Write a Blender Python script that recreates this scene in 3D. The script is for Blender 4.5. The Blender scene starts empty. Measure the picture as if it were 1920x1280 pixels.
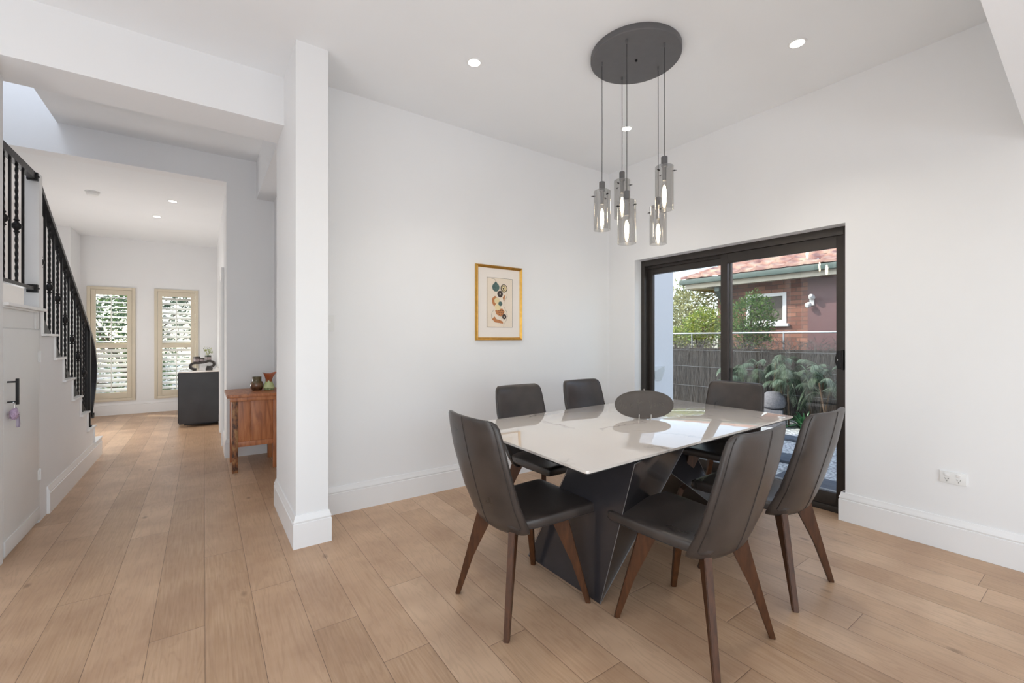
import bpy, bmesh, math, random
from mathutils import Vector, Matrix, noise
PI = math.pi
SC = bpy.context.scene
COL = SC.collection
R = math.radians

# ------------------------------------------------------------------ camera
cam_d = bpy.data.cameras.new('camera')
cam_d.sensor_width = 36
cam_d.lens = 36 * 820 / 1920
cam_d.shift_y = -6 / 1920
cam_d.clip_start = 0.02
cam = bpy.data.objects.new('camera', cam_d)
cam.location = (0, 0, 1.3)
cam.rotation_euler = (PI / 2, 0, -R(35.18))
COL.objects.link(cam)
SC.camera = cam

# ------------------------------------------------------------------ view, world, light
SC.view_settings.view_transform = 'Standard'
SC.view_settings.look = 'None'
SC.view_settings.gamma = 1
SC.view_settings.use_curve_mapping = False
SC.view_settings.exposure = 0.47
SC.cycles.max_bounces = 10
SC.cycles.diffuse_bounces = 5
SC.cycles.glossy_bounces = 5
SC.cycles.transmission_bounces = 8
SC.cycles.transparent_max_bounces = 16
SC.cycles.sample_clamp_indirect = 6
SC.cycles.blur_glossy = 0.5

wd = bpy.data.worlds.new('sky')
SC.world = wd
wd.use_nodes = True
wn = wd.node_tree
wn.nodes.clear()
sk = wn.nodes.new('ShaderNodeTexSky')
sk.sky_type = 'NISHITA'
sk.sun_disc = False
sk.sun_elevation = R(38)
sk.sun_rotation = R(-45)
bg = wn.nodes.new('ShaderNodeBackground')
bg.inputs['Strength'].default_value = 0.37
wo = wn.nodes.new('ShaderNodeOutputWorld')
hs = wn.nodes.new('ShaderNodeHueSaturation')
hs.inputs['Saturation'].default_value = 0.62
wn.links.new(sk.outputs[0], hs.inputs['Color'])
wn.links.new(hs.outputs[0], bg.inputs[0])
wn.links.new(bg.outputs[0], wo.inputs[0])


def lamp(name, kind, loc, energy, color=(1, 1, 1), rot=None, aim=None, size=None, size_y=None, **kw):
    d = bpy.data.lights.new(name, kind)
    d.energy = energy
    d.color = color
    if size is not None:
        if kind == 'AREA':
            d.shape = 'RECTANGLE'
            d.size = size
            d.size_y = size_y or size
        elif kind == 'SUN':
            d.angle = size
        else:
            d.shadow_soft_size = size
    for k, v in kw.items():
        setattr(d, k, v)
    o = bpy.data.objects.new(name, d)
    o.location = loc
    if aim is not None:
        o.rotation_euler = Vector(aim).to_track_quat('-Z', 'Y').to_euler()
    COL.objects.link(o)
    return o


lamp('sun', 'SUN', (-4, 6, 9), 3.1, (1, 0.95, 0.86), aim=(0.58, -0.5, -0.60), size=R(1))
# daylight entering by the glazed rear and left openings of the open plan room behind the camera
lamp('daylight_rear', 'AREA', (-0.2, -3.9, 1.35), 6, (0.97, 0.985, 1.0), aim=(0, 1, 0.3), size=6.4, size_y=2.3)
lamp('daylight_left', 'AREA', (-4.2, -0.6, 1.45), 5, (0.95, 0.97, 1.0), aim=(1, 0.0, 0.8), size=4.6, size_y=2.2)
# added unseen fill at the rear, tilted up to brighten the ceiling
lamp('ceiling_fill_rear', 'AREA', (-0.2, -3.6, 0.25), 62, (0.80, 0.90, 1.0), aim=(0, 0.62, 0.78), size=6.4, size_y=1.2)
# two added fill panels at floor level, out of view, facing the ceiling
lamp('ceiling_fill', 'AREA', (0.5, -1.6, 0.02), 26, (0.82, 0.91, 1), aim=(0, 0, 1), size=3.5, size_y=2)
lamp('ceiling_fill_left', 'AREA', (-2.4, 0.6, 0.02), 46, (0.82, 0.91, 1), aim=(0, 0, 1), size=2.4, size_y=2)
# skylight over the stairwell
lamp('daylight_stairwell', 'AREA', (-1.6, 4.7, 5.3), 18, (0.80, 0.88, 1.0), aim=(0.12, 0.25, -1), size=0.75, size_y=1.6)
# added fill lamp brightening the hall, hidden from view beyond the stairs
lamp('hall_fill', 'AREA', (-1.93, 7.75, 1.05), 43, (1.0, 0.98, 0.96), aim=(1, 0, 0.28), size=1.5, size_y=1.5)

# ------------------------------------------------------------------ materials


def new_mat(name):
    m = bpy.data.materials.new(name)
    m.use_nodes = True
    nt = m.node_tree
    return m, nt, nt.nodes['Principled BSDF']


def srgb(r, g, b):
    def f(c):
        c /= 255
        return c / 12.92 if c <= 0.04045 else ((c + 0.055) / 1.055) ** 2.4
    return (f(r), f(g), f(b), 1)


def N(nt, kind, **kw):
    n = nt.nodes.new(kind)
    for k, v in kw.items():
        if k.startswith('i_'):
            n.inputs[k[2:].replace('_', ' ')].default_value = v
        else:
            setattr(n, k, v)
    return n


def math_n(nt, op, a, b=None, c=None):
    n = nt.nodes.new('ShaderNodeMath')
    n.operation = op
    for i, v in enumerate((a, b, c)):
        if v is None:
            continue
        if isinstance(v, (int, float)):
            n.inputs[i].default_value = v
        else:
            nt.links.new(v, n.inputs[i])
    return n.outputs[0]


def mixc(nt, fac, a, b, mode='MIX'):
    n = nt.nodes.new('ShaderNodeMix')
    n.data_type = 'RGBA'
    n.blend_type = mode
    for s, v in ((n.inputs[0], fac), (n.inputs[6], a), (n.inputs[7], b)):
        if isinstance(v, (int, float)):
            s.default_value = v
        elif isinstance(v, tuple):
            s.default_value = v
        else:
            nt.links.new(v, s)
    return n.outputs[2]


def ramp(nt, src, stops):
    n = nt.nodes.new('ShaderNodeValToRGB')
    e = n.color_ramp.elements
    while len(e) < len(stops):
        e.new(0.5)
    for i, (p, c) in enumerate(stops):
        e[i].position = p
        e[i].color = c if isinstance(c, tuple) else (c, c, c, 1)
    nt.links.new(src, n.inputs[0])
    return n.outputs[0]


def bump(nt, bs, h, strength=0.2, dist=0.01):
    b = nt.nodes.new('ShaderNodeBump')
    b.inputs['Strength'].default_value = strength
    b.inputs['Distance'].default_value = dist
    nt.links.new(h, b.inputs['Height'])
    nt.links.new(b.outputs[0], bs.inputs['Normal'])


def coords(nt, scale=(1, 1, 1), loc=(0, 0, 0), rot=(0, 0, 0)):
    tc = nt.nodes.new('ShaderNodeTexCoord')
    mp = nt.nodes.new('ShaderNodeMapping')
    mp.inputs['Scale'].default_value = scale
    mp.inputs['Location'].default_value = loc
    mp.inputs['Rotation'].default_value = rot
    nt.links.new(tc.outputs['Object'], mp.inputs[0])
    return mp.outputs[0]


def plain(name, col, rough=0.5, metal=0.0, var=0.06, scale=8, spec=None, bmp=0.0, coat=0, stretch=(1, 1, 1)):
    m, nt, bs = new_mat(name)
    bs.inputs['Roughness'].default_value = rough
    bs.inputs['Metallic'].default_value = metal
    if spec is not None:
        bs.inputs['Specular IOR Level'].default_value = spec
    if coat:
        bs.inputs['Coat Weight'].default_value = coat
        bs.inputs['Coat Roughness'].default_value = 0.08
    nz = N(nt, 'ShaderNodeTexNoise')
    nz.inputs['Scale'].default_value = scale
    nz.inputs['Detail'].default_value = 4
    nt.links.new(coords(nt, stretch), nz.inputs['Vector'])
    lo = tuple(c * (1 - var) for c in col[:3]) + (1,)
    hi = tuple(min(1, c * (1 + var)) for c in col[:3]) + (1,)
    nt.links.new(ramp(nt, nz.outputs[0], [(0.3, lo), (0.7, hi)]), bs.inputs['Base Color'])
    if bmp:
        bump(nt, bs, nz.outputs[0], bmp)
    return m


M = {}
M['wall'] = plain('wall_paint', (0.865, 0.865, 0.87, 1), 0.55, var=0.01, scale=2, spec=0.3)
M['ceiling'] = plain('ceiling_paint', (0.88, 0.89, 0.90, 1), 0.75, var=0.01, scale=2, spec=0.2)
M['trim'] = plain('trim_gloss_paint', (0.87, 0.865, 0.865, 1), 0.3, var=0.01, scale=2)
M['door_white'] = plain('door_paint', (0.80, 0.80, 0.79, 1), 0.4, var=0.01)
M['cream'] = plain('cream_timber_paint', srgb(218, 207, 186), 0.4, var=0.02)
M['louvre'] = plain('louvre_paint', srgb(236, 236, 230), 0.4, var=0.01)
M['iron'] = plain('black_wrought_iron', srgb(38, 37, 38), 0.42, 0.6, 0.15, 60, bmp=0.15)
M['alu'] = plain('dark_bronze_aluminium', srgb(62, 57, 54), 0.38, 0.35, 0.06, 20)
M['matte_black'] = plain('matte_black_metal', srgb(100, 99, 100), 0.5, 0.1, 0.04, 20)
M['cable'] = plain('black_cable', srgb(40, 40, 40), 0.6)
M['legwood'] = plain('walnut_leg_wood', srgb(76, 45, 24), 0.42, 0, 0.3, 12, stretch=(6, 6, 1), spec=0.3)
M['steel'] = plain('dark_ceramic_base', srgb(50, 48, 51), 0.2, 0.0, 0.2, 3, coat=0.15)
M['edge'] = plain('base_edge_highlight', srgb(128, 126, 126), 0.3, 0.3)
M['underside'] = plain('black_underframe', srgb(30, 29, 30), 0.5)
M['gold'] = plain('gilt_frame', srgb(205, 160, 82), 0.28, 0.85, 0.12, 30, bmp=0.1)
M['mat_board'] = plain('mat_board', srgb(240, 232, 224), 0.8, var=0.01)
M['print'] = plain('print_paper', srgb(236, 222, 204), 0.8, var=0.02)
M['art_rust'] = plain('art_rust', srgb(192, 128, 82), 0.8, 0, 0.15, 90)
M['art_dark'] = plain('art_dark', srgb(70, 62, 60), 0.8, 0, 0.4, 160)
M['art_teal'] = plain('art_teal', srgb(84, 108, 104), 0.8, 0, 0.4, 160)
M['art_cream'] = plain('art_cream', srgb(232, 214, 168), 0.8)
M['plastic'] = plain('white_plastic', (0.83, 0.83, 0.82, 1), 0.3, var=0.01)
M['slot'] = plain('socket_slot', srgb(50, 48, 46), 0.6)
M['chrome'] = plain('chrome', (0.75, 0.75, 0.76, 1), 0.15, 1.0, 0.02)
M['slate'] = plain('engraved_slate', srgb(88, 80, 74), 0.6, 0, 0.12, 14)
M['scratch'] = plain('slate_scratch', srgb(128, 120, 108), 0.7)
M['acrylic'] = plain('white_wire', srgb(232, 226, 218), 0.25)
M['render_white'] = plain('white_render', (0.88, 0.87, 0.89, 1), 0.8, var=0.02, bmp=0.05, scale=40)
M['blackcab'] = plain('black_stained_cabinet', srgb(52, 52, 55), 0.5, 0, 0.14, 5)
M['bronze'] = plain('dark_bronze', srgb(62, 56, 54), 0.4, 0.4, 0.3, 30)
M['glasslabel'] = plain('lace_band', srgb(140, 128, 128), 0.6, 0, 0.45, 60)
M['gutter'] = plain('green_gutter', srgb(66, 84, 79), 0.5)
M['eaves'] = plain('eaves_board', srgb(196, 188, 170), 0.7)
M['maroon'] = plain('maroon_panel', srgb(108, 74, 76), 0.5)
M['stone'] = plain('grey_stone', srgb(120, 118, 122), 0.9, 0, 0.2, 40, bmp=0.3)
M['paver'] = plain('slate_paver', srgb(92, 98, 108), 0.8, 0, 0.15, 12)
M['concrete'] = plain('concrete', srgb(150, 150, 150), 0.9, 0, 0.1, 12)
M['bark'] = plain('bark', srgb(96, 78, 62), 0.9, 0, 0.3, 20, stretch=(4, 4, 1))
M['galv'] = plain('galvanised_pipe', srgb(160, 166, 172), 0.4, 0.6)
M['soil'] = plain('garden_soil', srgb(52, 46, 40), 0.95, 0, 0.3, 20)
M['purple'] = plain('lilac_charm', srgb(196, 172, 200), 0.35, 0, 0.25, 120)
M['strap'] = plain('lilac_strap', srgb(168, 156, 176), 0.4)
M['pot'] = plain('dark_glass_pot', srgb(52, 56, 44), 0.25)


def floor_mat():
    m, nt, bs = new_mat('oak_floorboards')
    tc = nt.nodes.new('ShaderNodeTexCoord')
    sp = nt.nodes.new('ShaderNodeSeparateXYZ')
    nt.links.new(tc.outputs['Object'], sp.inputs[0])
    W, L = 0.1955, 1.95
    u = math_n(nt, 'DIVIDE', math_n(nt, 'SUBTRACT', sp.outputs[0], 0.2), W)
    row = math_n(nt, 'FLOOR', u)
    fu = math_n(nt, 'FRACT', u)
    wr = N(nt, 'ShaderNodeTexWhiteNoise', noise_dimensions='1D')
    nt.links.new(math_n(nt, 'ADD', row, 17.3), wr.inputs['W'])
    v = math_n(nt, 'ADD', math_n(nt, 'DIVIDE', sp.outputs[1], L), math_n(nt, 'MULTIPLY', wr.outputs[0], 7.0))
    brd = math_n(nt, 'FLOOR', v)
    fv = math_n(nt, 'FRACT', v)
    wb = N(nt, 'ShaderNodeTexWhiteNoise', noise_dimensions='2D')
    cb = nt.nodes.new('ShaderNodeCombineXYZ')
    nt.links.new(row, cb.inputs[0])
    nt.links.new(brd, cb.inputs[1])
    nt.links.new(cb.outputs[0], wb.inputs['Vector'])
    # grain coordinates shifted per board
    g = nt.nodes.new('ShaderNodeCombineXYZ')
    off = math_n(nt, 'MULTIPLY', wb.outputs[0], 37.0)
    nt.links.new(math_n(nt, 'ADD', math_n(nt, 'MULTIPLY', sp.outputs[0], 1.0), off), g.inputs[0])
    nt.links.new(math_n(nt, 'ADD', math_n(nt, 'MULTIPLY', sp.outputs[1], 0.13), off), g.inputs[1])
    n1 = N(nt, 'ShaderNodeTexNoise')
    n1.inputs['Scale'].default_value = 9
    n1.inputs['Detail'].default_value = 5
    n1.inputs['Distortion'].default_value = 0.6
    nt.links.new(g.outputs[0], n1.inputs['Vector'])
    rings = math_n(nt, 'SINE', math_n(nt, 'MULTIPLY', n1.outputs[0], 70.0))
    g2 = nt.nodes.new('ShaderNodeCombineXYZ')
    nt.links.new(math_n(nt, 'MULTIPLY', sp.outputs[0], 1.0), g2.inputs[0])
    nt.links.new(math_n(nt, 'ADD', math_n(nt, 'MULTIPLY', sp.outputs[1], 0.04), off), g2.inputs[1])
    n2 = N(nt, 'ShaderNodeTexNoise')
    n2.inputs['Scale'].default_value = 110
    n2.inputs['Detail'].default_value = 3
    nt.links.new(g2.outputs[0], n2.inputs['Vector'])
    # blotches and knots
    n3 = N(nt, 'ShaderNodeTexNoise')
    n3.inputs['Scale'].default_value = 3.2
    n3.inputs['Detail'].default_value = 3
    nt.links.new(tc.outputs['Object'], n3.inputs['Vector'])
    vk = N(nt, 'ShaderNodeTexVoronoi')
    vk.inputs['Scale'].default_value = 2.8
    mpk = nt.nodes.new('ShaderNodeMapping')
    mpk.inputs['Scale'].default_value = (1.6, 0.8, 1)
    nt.links.new(tc.outputs['Object'], mpk.inputs[0])
    nt.links.new(mpk.outputs[0], vk.inputs['Vector'])
    knot = ramp(nt, vk.outputs['Distance'], [(0.02, 1.0), (0.085, 0.0)])
    base = ramp(nt, wb.outputs[0], [(0.0, srgb(180, 147, 115)), (0.35, srgb(194, 161, 129)), (0.7, srgb(203, 169, 137)), (1.0, srgb(217, 186, 155))])
    c = mixc(nt, math_n(nt, 'MULTIPLY', ramp(nt, rings, [(0.1, 0.0), (0.95, 1.0)]), 0.16), base, srgb(126, 96, 72))
    c = mixc(nt, ramp(nt, n2.outputs[0], [(0.35, 0.0), (0.75, 0.5)]), c, srgb(214, 182, 154))
    c = mixc(nt, ramp(nt, n3.outputs[0], [(0.35, 0.40), (0.65, 0.0)]), c, srgb(150, 114, 88))
    c = mixc(nt, math_n(nt, 'MULTIPLY', knot, 0.55), c, srgb(88, 64, 48))
    eu = math_n(nt, 'MULTIPLY', math_n(nt, 'MINIMUM', fu, math_n(nt, 'SUBTRACT', 1.0, fu)), W)
    ev = math_n(nt, 'MULTIPLY', math_n(nt, 'MINIMUM', fv, math_n(nt, 'SUBTRACT', 1.0, fv)), L)
    e = math_n(nt, 'MINIMUM', eu, ev)
    gap = math_n(nt, 'LESS_THAN', e, 0.001)
    soft = ramp(nt, e, [(0.0, 1.0), (0.006, 0.0)])
    c = mixc(nt, math_n(nt, 'MULTIPLY', gap, 0.8), c, srgb(74, 54, 40))
    nt.links.new(c, bs.inputs['Base Color'])
    bs.inputs['Roughness'].default_value = 0.38
    bs.inputs['Specular IOR Level'].default_value = 0.4
    hgt = math_n(nt, 'SUBTRACT', math_n(nt, 'MULTIPLY', n2.outputs[0], 0.25), soft)
    bump(nt, bs, hgt, 0.25, 0.003)
    return m


M['floor'] = floor_mat()


def leather_mat():
    m, nt, bs = new_mat('dark_brown_leather')
    tc = nt.nodes.new('ShaderNodeTexCoord')
    oi = nt.nodes.new('ShaderNodeObjectInfo')
    va = nt.nodes.new('ShaderNodeVectorMath')
    va.operation = 'ADD'
    nt.links.new(tc.outputs['Object'], va.inputs[0])
    nt.links.new(math_n(nt, 'MULTIPLY', oi.outputs['Random'], 23.0), va.inputs[1])
    v = va.outputs[0]
    n1 = N(nt, 'ShaderNodeTexNoise')
    n1.inputs['Scale'].default_value = 7
    n1.inputs['Detail'].default_value = 5
    nt.links.new(v, n1.inputs['Vector'])
    vo = N(nt, 'ShaderNodeTexVoronoi')
    vo.inputs['Scale'].default_value = 260
    nt.links.new(v, vo.inputs['Vector'])
    nt.links.new(ramp(nt, n1.outputs[0], [(0.3, srgb(48, 43, 41)), (0.7, srgb(68, 60, 56))]), bs.inputs['Base Color'])
    nt.links.new(ramp(nt, n1.outputs[0], [(0.3, 0.27), (0.75, 0.42)]), bs.inputs['Roughness'])
    bs.inputs['Specular IOR Level'].default_value = 0.55
    h = math_n(nt, 'ADD', math_n(nt, 'MULTIPLY', vo.outputs['Distance'], 0.12), math_n(nt, 'MULTIPLY', n1.outputs[0], 0.5))
    bump(nt, bs, h, 0.16, 0.008)
    return m


M['leather'] = leather_mat()
M['stitch'] = plain('stitched_seam', srgb(46, 40, 37), 0.6)


def marble_mat():
    m, nt, bs = new_mat('glossy_veined_marble')
    v = coords(nt)
    nd = N(nt, 'ShaderNodeTexNoise')
    nd.inputs['Scale'].default_value = 2.0
    nd.inputs['Detail'].default_value = 8
    nd.inputs['Roughness'].default_value = 0.6
    nt.links.new(v, nd.inputs['Vector'])
    ad = nt.nodes.new('ShaderNodeVectorMath')
    ad.operation = 'MULTIPLY_ADD'
    nt.links.new(nd.outputs[1], ad.inputs[0])
    ad.inputs[1].default_value = (0.9, 0.9, 0.3)
    nt.links.new(v, ad.inputs[2])
    vo = N(nt, 'ShaderNodeTexVoronoi', feature='DISTANCE_TO_EDGE')
    vo.inputs['Scale'].default_value = 1.5
    nt.links.new(ad.outputs[0], vo.inputs['Vector'])
    vein = ramp(nt, vo.outputs['Distance'], [(0.0, 1.0), (0.014, 0.35), (0.05, 0.0)])
    msk = N(nt, 'ShaderNodeTexNoise')
    msk.inputs['Scale'].default_value = 1.7
    nt.links.new(coords(nt, loc=(3.3, 1.2, 0)), msk.inputs['Vector'])
    mk = ramp(nt, msk.outputs[0], [(0.48, 0.0), (0.6, 1.0)])
    c = mixc(nt, math_n(nt, 'MULTIPLY', vein, math_n(nt, 'MULTIPLY', mk, 0.75)), srgb(226, 218, 210), srgb(138, 132, 128))
    nt.links.new(c, bs.inputs['Base Color'])
    bs.inputs['Roughness'].default_value = 0.03
    bs.inputs['IOR'].default_value = 1.7
    bs.inputs['Specular IOR Level'].default_value = 0.8
    bs.inputs['Coat Weight'].default_value = 0.6
    bs.inputs['Coat Roughness'].default_value = 0.01
    return m


M['marble'] = marble_mat()


def glass_mat(name, tint, f0=0.0, rough=0.0, ior=1.5):
    m, nt, bs = new_mat(name)
    nt.nodes.remove(bs)
    out = nt.nodes['Material Output']
    tr = nt.nodes.new('ShaderNodeBsdfTransparent')
    tr.inputs[0].default_value = tint
    gl = nt.nodes.new('ShaderNodeBsdfGlossy')
    gl.inputs['Roughness'].default_value = rough
    # Schlick reflectance, the same from both sides of the pane
    ge = nt.nodes.new('ShaderNodeNewGeometry')
    dt = nt.nodes.new('ShaderNodeVectorMath')
    dt.operation = 'DOT_PRODUCT'
    nt.links.new(ge.outputs['Normal'], dt.inputs[0])
    nt.links.new(ge.outputs['Incoming'], dt.inputs[1])
    r0 = ((ior - 1) / (ior + 1)) ** 2
    cs = math_n(nt, 'ABSOLUTE', dt.outputs['Value'])
    pw = math_n(nt, 'POWER', math_n(nt, 'SUBTRACT', 1.0, cs), 5.0)
    fr = math_n(nt, 'ADD', math_n(nt, 'MULTIPLY', pw, 1 - r0), r0 + f0)
    mx = nt.nodes.new('ShaderNodeMixShader')
    nt.links.new(fr, mx.inputs[0])
    nt.links.new(tr.outputs[0], mx.inputs[1])
    nt.links.new(gl.outputs[0], mx.inputs[2])
    nt.links.new(mx.outputs[0], out.inputs[0])
    return m


M['glass'] = glass_mat('window_glass', (0.94, 0.96, 0.95, 1), 0.01)
M['smoke'] = glass_mat('smoked_mirror_glass', (0.75, 0.74, 0.72, 1), 0.16, 0.02, 1.5)
M['bulbglass'] = glass_mat('clear_bulb_glass', (1.0, 0.98, 0.94, 1), 0.02)


def emit(name, col, st):
    m, nt, bs = new_mat(name)
    bs.inputs['Base Color'].default_value = (0.8, 0.8, 0.8, 1)
    bs.inputs['Emission Color'].default_value = col
    bs.inputs['Emission Strength'].default_value = st
    return m


M['filament'] = emit('glowing_filament', (1, 0.84, 0.62, 1), 40)
M['led'] = emit('led_diffuser', (1, 0.93, 0.82, 1), 9)


def brick_mat():
    m, nt, bs = new_mat('red_brick')
    v = coords(nt, rot=(0, R(90), 0))
    tc = nt.nodes.new('ShaderNodeTexCoord')
    sp = nt.nodes.new('ShaderNodeSeparateXYZ')
    nt.links.new(tc.outputs['Object'], sp.inputs[0])
    cb = nt.nodes.new('ShaderNodeCombineXYZ')
    nt.links.new(math_n(nt, 'ADD', sp.outputs[1], sp.outputs[0]), cb.inputs[0])
    nt.links.new(sp.outputs[2], cb.inputs[1])
    br = N(nt, 'ShaderNodeTexBrick')
    br.inputs['Scale'].default_value = 1
    br.inputs['Brick Width'].default_value = 0.24
    br.inputs['Row Height'].default_value = 0.086
    br.inputs['Mortar Size'].default_value = 0.006
    br.inputs['Color1'].default_value = srgb(160, 112, 94)
    br.inputs['Color2'].default_value = srgb(120, 78, 68)
    br.inputs['Mortar'].default_value = srgb(96, 78, 70)
    nt.links.new(cb.outputs[0], br.inputs['Vector'])
    nt.links.new(br.outputs[0], bs.inputs['Base Color'])
    bs.inputs['Roughness'].default_value = 0.85
    bump(nt, bs, br.outputs['Fac'], -0.4, 0.01)
    return m


M['brick'] = brick_mat()


def tile_mat():
    m, nt, bs = new_mat('terracotta_tiles')
    tc = nt.nodes.new('ShaderNodeTexCoord')
    wn_ = N(nt, 'ShaderNodeTexNoise')
    wn_.inputs['Scale'].default_value = 3.5
    wn_.inputs['Detail'].default_value = 6
    nt.links.new(tc.outputs['Object'], wn_.inputs['Vector'])
    c = ramp(nt, wn_.outputs[0], [(0.34, srgb(132, 96, 96)), (0.5, srgb(178, 138, 126)), (0.66, srgb(206, 182, 162))])
    nt.links.new(c, bs.inputs['Base Color'])
    bs.inputs['Roughness'].default_value = 0.9
    return m


M['tile'] = tile_mat()


def leaf_mat(name, a, b, rough=0.5):
    m, nt, bs = new_mat(name)
    gi = nt.nodes.new('ShaderNodeNewGeometry')
    c = ramp(nt, gi.outputs['Random Per Island'], [(0.0, a), (1.0, b)])
    nt.links.new(c, bs.inputs['Base Color'])
    bs.inputs['Roughness'].default_value = rough
    bs.inputs['Subsurface Weight'].default_value = 0.0
    tl = nt.nodes.new('ShaderNodeBsdfTranslucent')
    nt.links.new(c, tl.inputs[0])
    mx = nt.nodes.new('ShaderNodeMixShader')
    mx.inputs[0].default_value = 0.3
    out = nt.nodes['Material Output']
    nt.links.new(bs.outputs[0], mx.inputs[1])
    nt.links.new(tl.outputs[0], mx.inputs[2])
    nt.links.new(mx.outputs[0], out.inputs[0])
    return m


M['lime'] = leaf_mat('lime_foliage', srgb(96, 132, 52), srgb(190, 196, 96))
M['olive'] = leaf_mat('olive_foliage', srgb(120, 126, 84), srgb(206, 204, 148))
M['green'] = leaf_mat('green_foliage', srgb(44, 84, 44), srgb(122, 150, 74))
M['dgreen'] = leaf_mat('dark_foliage', srgb(44, 66, 46), srgb(92, 120, 84))
M['palm'] = leaf_mat('palm_foliage', srgb(58, 82, 60), srgb(140, 154, 132), 0.35)
M['agap'] = leaf_mat('strap_leaf', srgb(48, 104, 66), srgb(110, 160, 112), 0.35)
M['sprig'] = leaf_mat('sprig_leaf', srgb(96, 116, 44), srgb(196, 200, 120), 0.4)
M['twig'] = leaf_mat('brush_twig', srgb(50, 47, 46), srgb(112, 107, 104), 0.8)


def gravel_mat():
    m, nt, bs = new_mat('white_gravel')
    vo = N(nt, 'ShaderNodeTexVoronoi')
    vo.inputs['Scale'].default_value = 34
    nt.links.new(coords(nt), vo.inputs['Vector'])
    c = mixc(nt, ramp(nt, vo.outputs['Distance'], [(0.35, 0.0), (0.75, 0.8)]), mixc(nt, 0.25, srgb(226, 226, 230), vo.outputs['Color']), srgb(96, 98, 110))
    sat = N(nt, 'ShaderNodeHueSaturation')
    sat.inputs['Saturation'].default_value = 0.2
    nt.links.new(c, sat.inputs['Color'])
    nt.links.new(sat.outputs[0], bs.inputs['Base Color'])
    bs.inputs['Roughness'].default_value = 0.9
    bump(nt, bs, vo.outputs['Distance'], -1.0, 0.03)
    return m


M['gravel'] = gravel_mat()


def cabinet_wood():
    m, nt, bs = new_mat('reddish_elm_wood')
    v = coords(nt, (9, 9, 1.1))
    n1 = N(nt, 'ShaderNodeTexNoise')
    n1.inputs['Scale'].default_value = 3
    n1.inputs['Detail'].default_value = 8
    n1.inputs['Distortion'].default_value = 1.0
    nt.links.new(v, n1.inputs['Vector'])
    vk = N(nt, 'ShaderNodeTexVoronoi')
    vk.inputs['Scale'].default_value = 5
    nt.links.new(coords(nt, (1, 1, 0.7)), vk.inputs['Vector'])
    k = ramp(nt, vk.outputs['Distance'], [(0.04, 1.0), (0.1, 0.0)])
    c = ramp(nt, n1.outputs[0], [(0.25, srgb(124, 70, 38)), (0.5, srgb(176, 108, 66)), (0.75, srgb(200, 136, 88))])
    c = mixc(nt, math_n(nt, 'MULTIPLY', k, 0.7), c, srgb(84, 44, 26))
    nt.links.new(c, bs.inputs['Base Color'])
    bs.inputs['Roughness'].default_value = 0.4
    bump(nt, bs, n1.outputs[0], 0.15, 0.005)
    return m


M['elm'] = cabinet_wood()


def worn_wood():
    m, nt, bs = new_mat('worn_carved_post')
    n1 = N(nt, 'ShaderNodeTexNoise')
    n1.inputs['Scale'].default_value = 22
    n1.inputs['Detail'].default_value = 6
    nt.links.new(coords(nt, (1.5, 1.5, 0.7)), n1.inputs['Vector'])
    c = ramp(nt, n1.outputs[0], [(0.4, srgb(70, 40, 24)), (0.52, srgb(136, 84, 48)), (0.64, srgb(164, 120, 74))])
    nt.links.new(c, bs.inputs['Base Color'])
    bs.inputs['Roughness'].default_value = 0.5
    bump(nt, bs, n1.outputs[0], 0.5, 0.01)
    return m


M['worn'] = worn_wood()


def zgrad_mat(name, stops, nscale=30, namt=0.25, rough=0.2, coat=0.5, zrange=(0, 1)):
    """glaze that changes colour up the height of a pot, with a ragged drip edge"""
    m, nt, bs = new_mat(name)
    tc = nt.nodes.new('ShaderNodeTexCoord')
    sp = nt.nodes.new('ShaderNodeSeparateXYZ')
    nt.links.new(tc.outputs['Object'], sp.inputs[0])
    n1 = N(nt, 'ShaderNodeTexNoise')
    n1.inputs['Scale'].default_value = nscale
    n1.inputs['Detail'].default_value = 3
    mp = nt.nodes.new('ShaderNodeMapping')
    mp.inputs['Scale'].default_value = (1.5, 1.5, 0.25)
    nt.links.new(tc.outputs['Object'], mp.inputs[0])
    nt.links.new(mp.outputs[0], n1.inputs['Vector'])
    z = math_n(nt, 'DIVIDE', math_n(nt, 'SUBTRACT', sp.outputs[2], zrange[0]), zrange[1] - zrange[0])
    z = math_n(nt, 'ADD', z, math_n(nt, 'MULTIPLY', math_n(nt, 'SUBTRACT', n1.outputs[0], 0.5), namt * 2))
    nt.links.new(ramp(nt, z, stops), bs.inputs['Base Color'])
    bs.inputs['Roughness'].default_value = rough
    bs.inputs['Coat Weight'].default_value = coat
    return m


M['vase_glaze'] = zgrad_mat('drip_glaze', [(0.0, srgb(120, 140, 84)), (0.14, srgb(206, 214, 160)), (0.5, srgb(190, 204, 140)), (0.56, srgb(150, 78, 40)), (1.0, srgb(190, 104, 68))], zrange=(0, 0.18))
M['jar_glaze'] = zgrad_mat('mottled_brown_glaze', [(0.0, srgb(62, 40, 24)), (0.4, srgb(120, 84, 62)), (0.6, srgb(96, 84, 54)), (1.0, srgb(104, 100, 78))], nscale=50, namt=0.35, zrange=(0, 0.15))

# ------------------------------------------------------------------ mesh helpers


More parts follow.
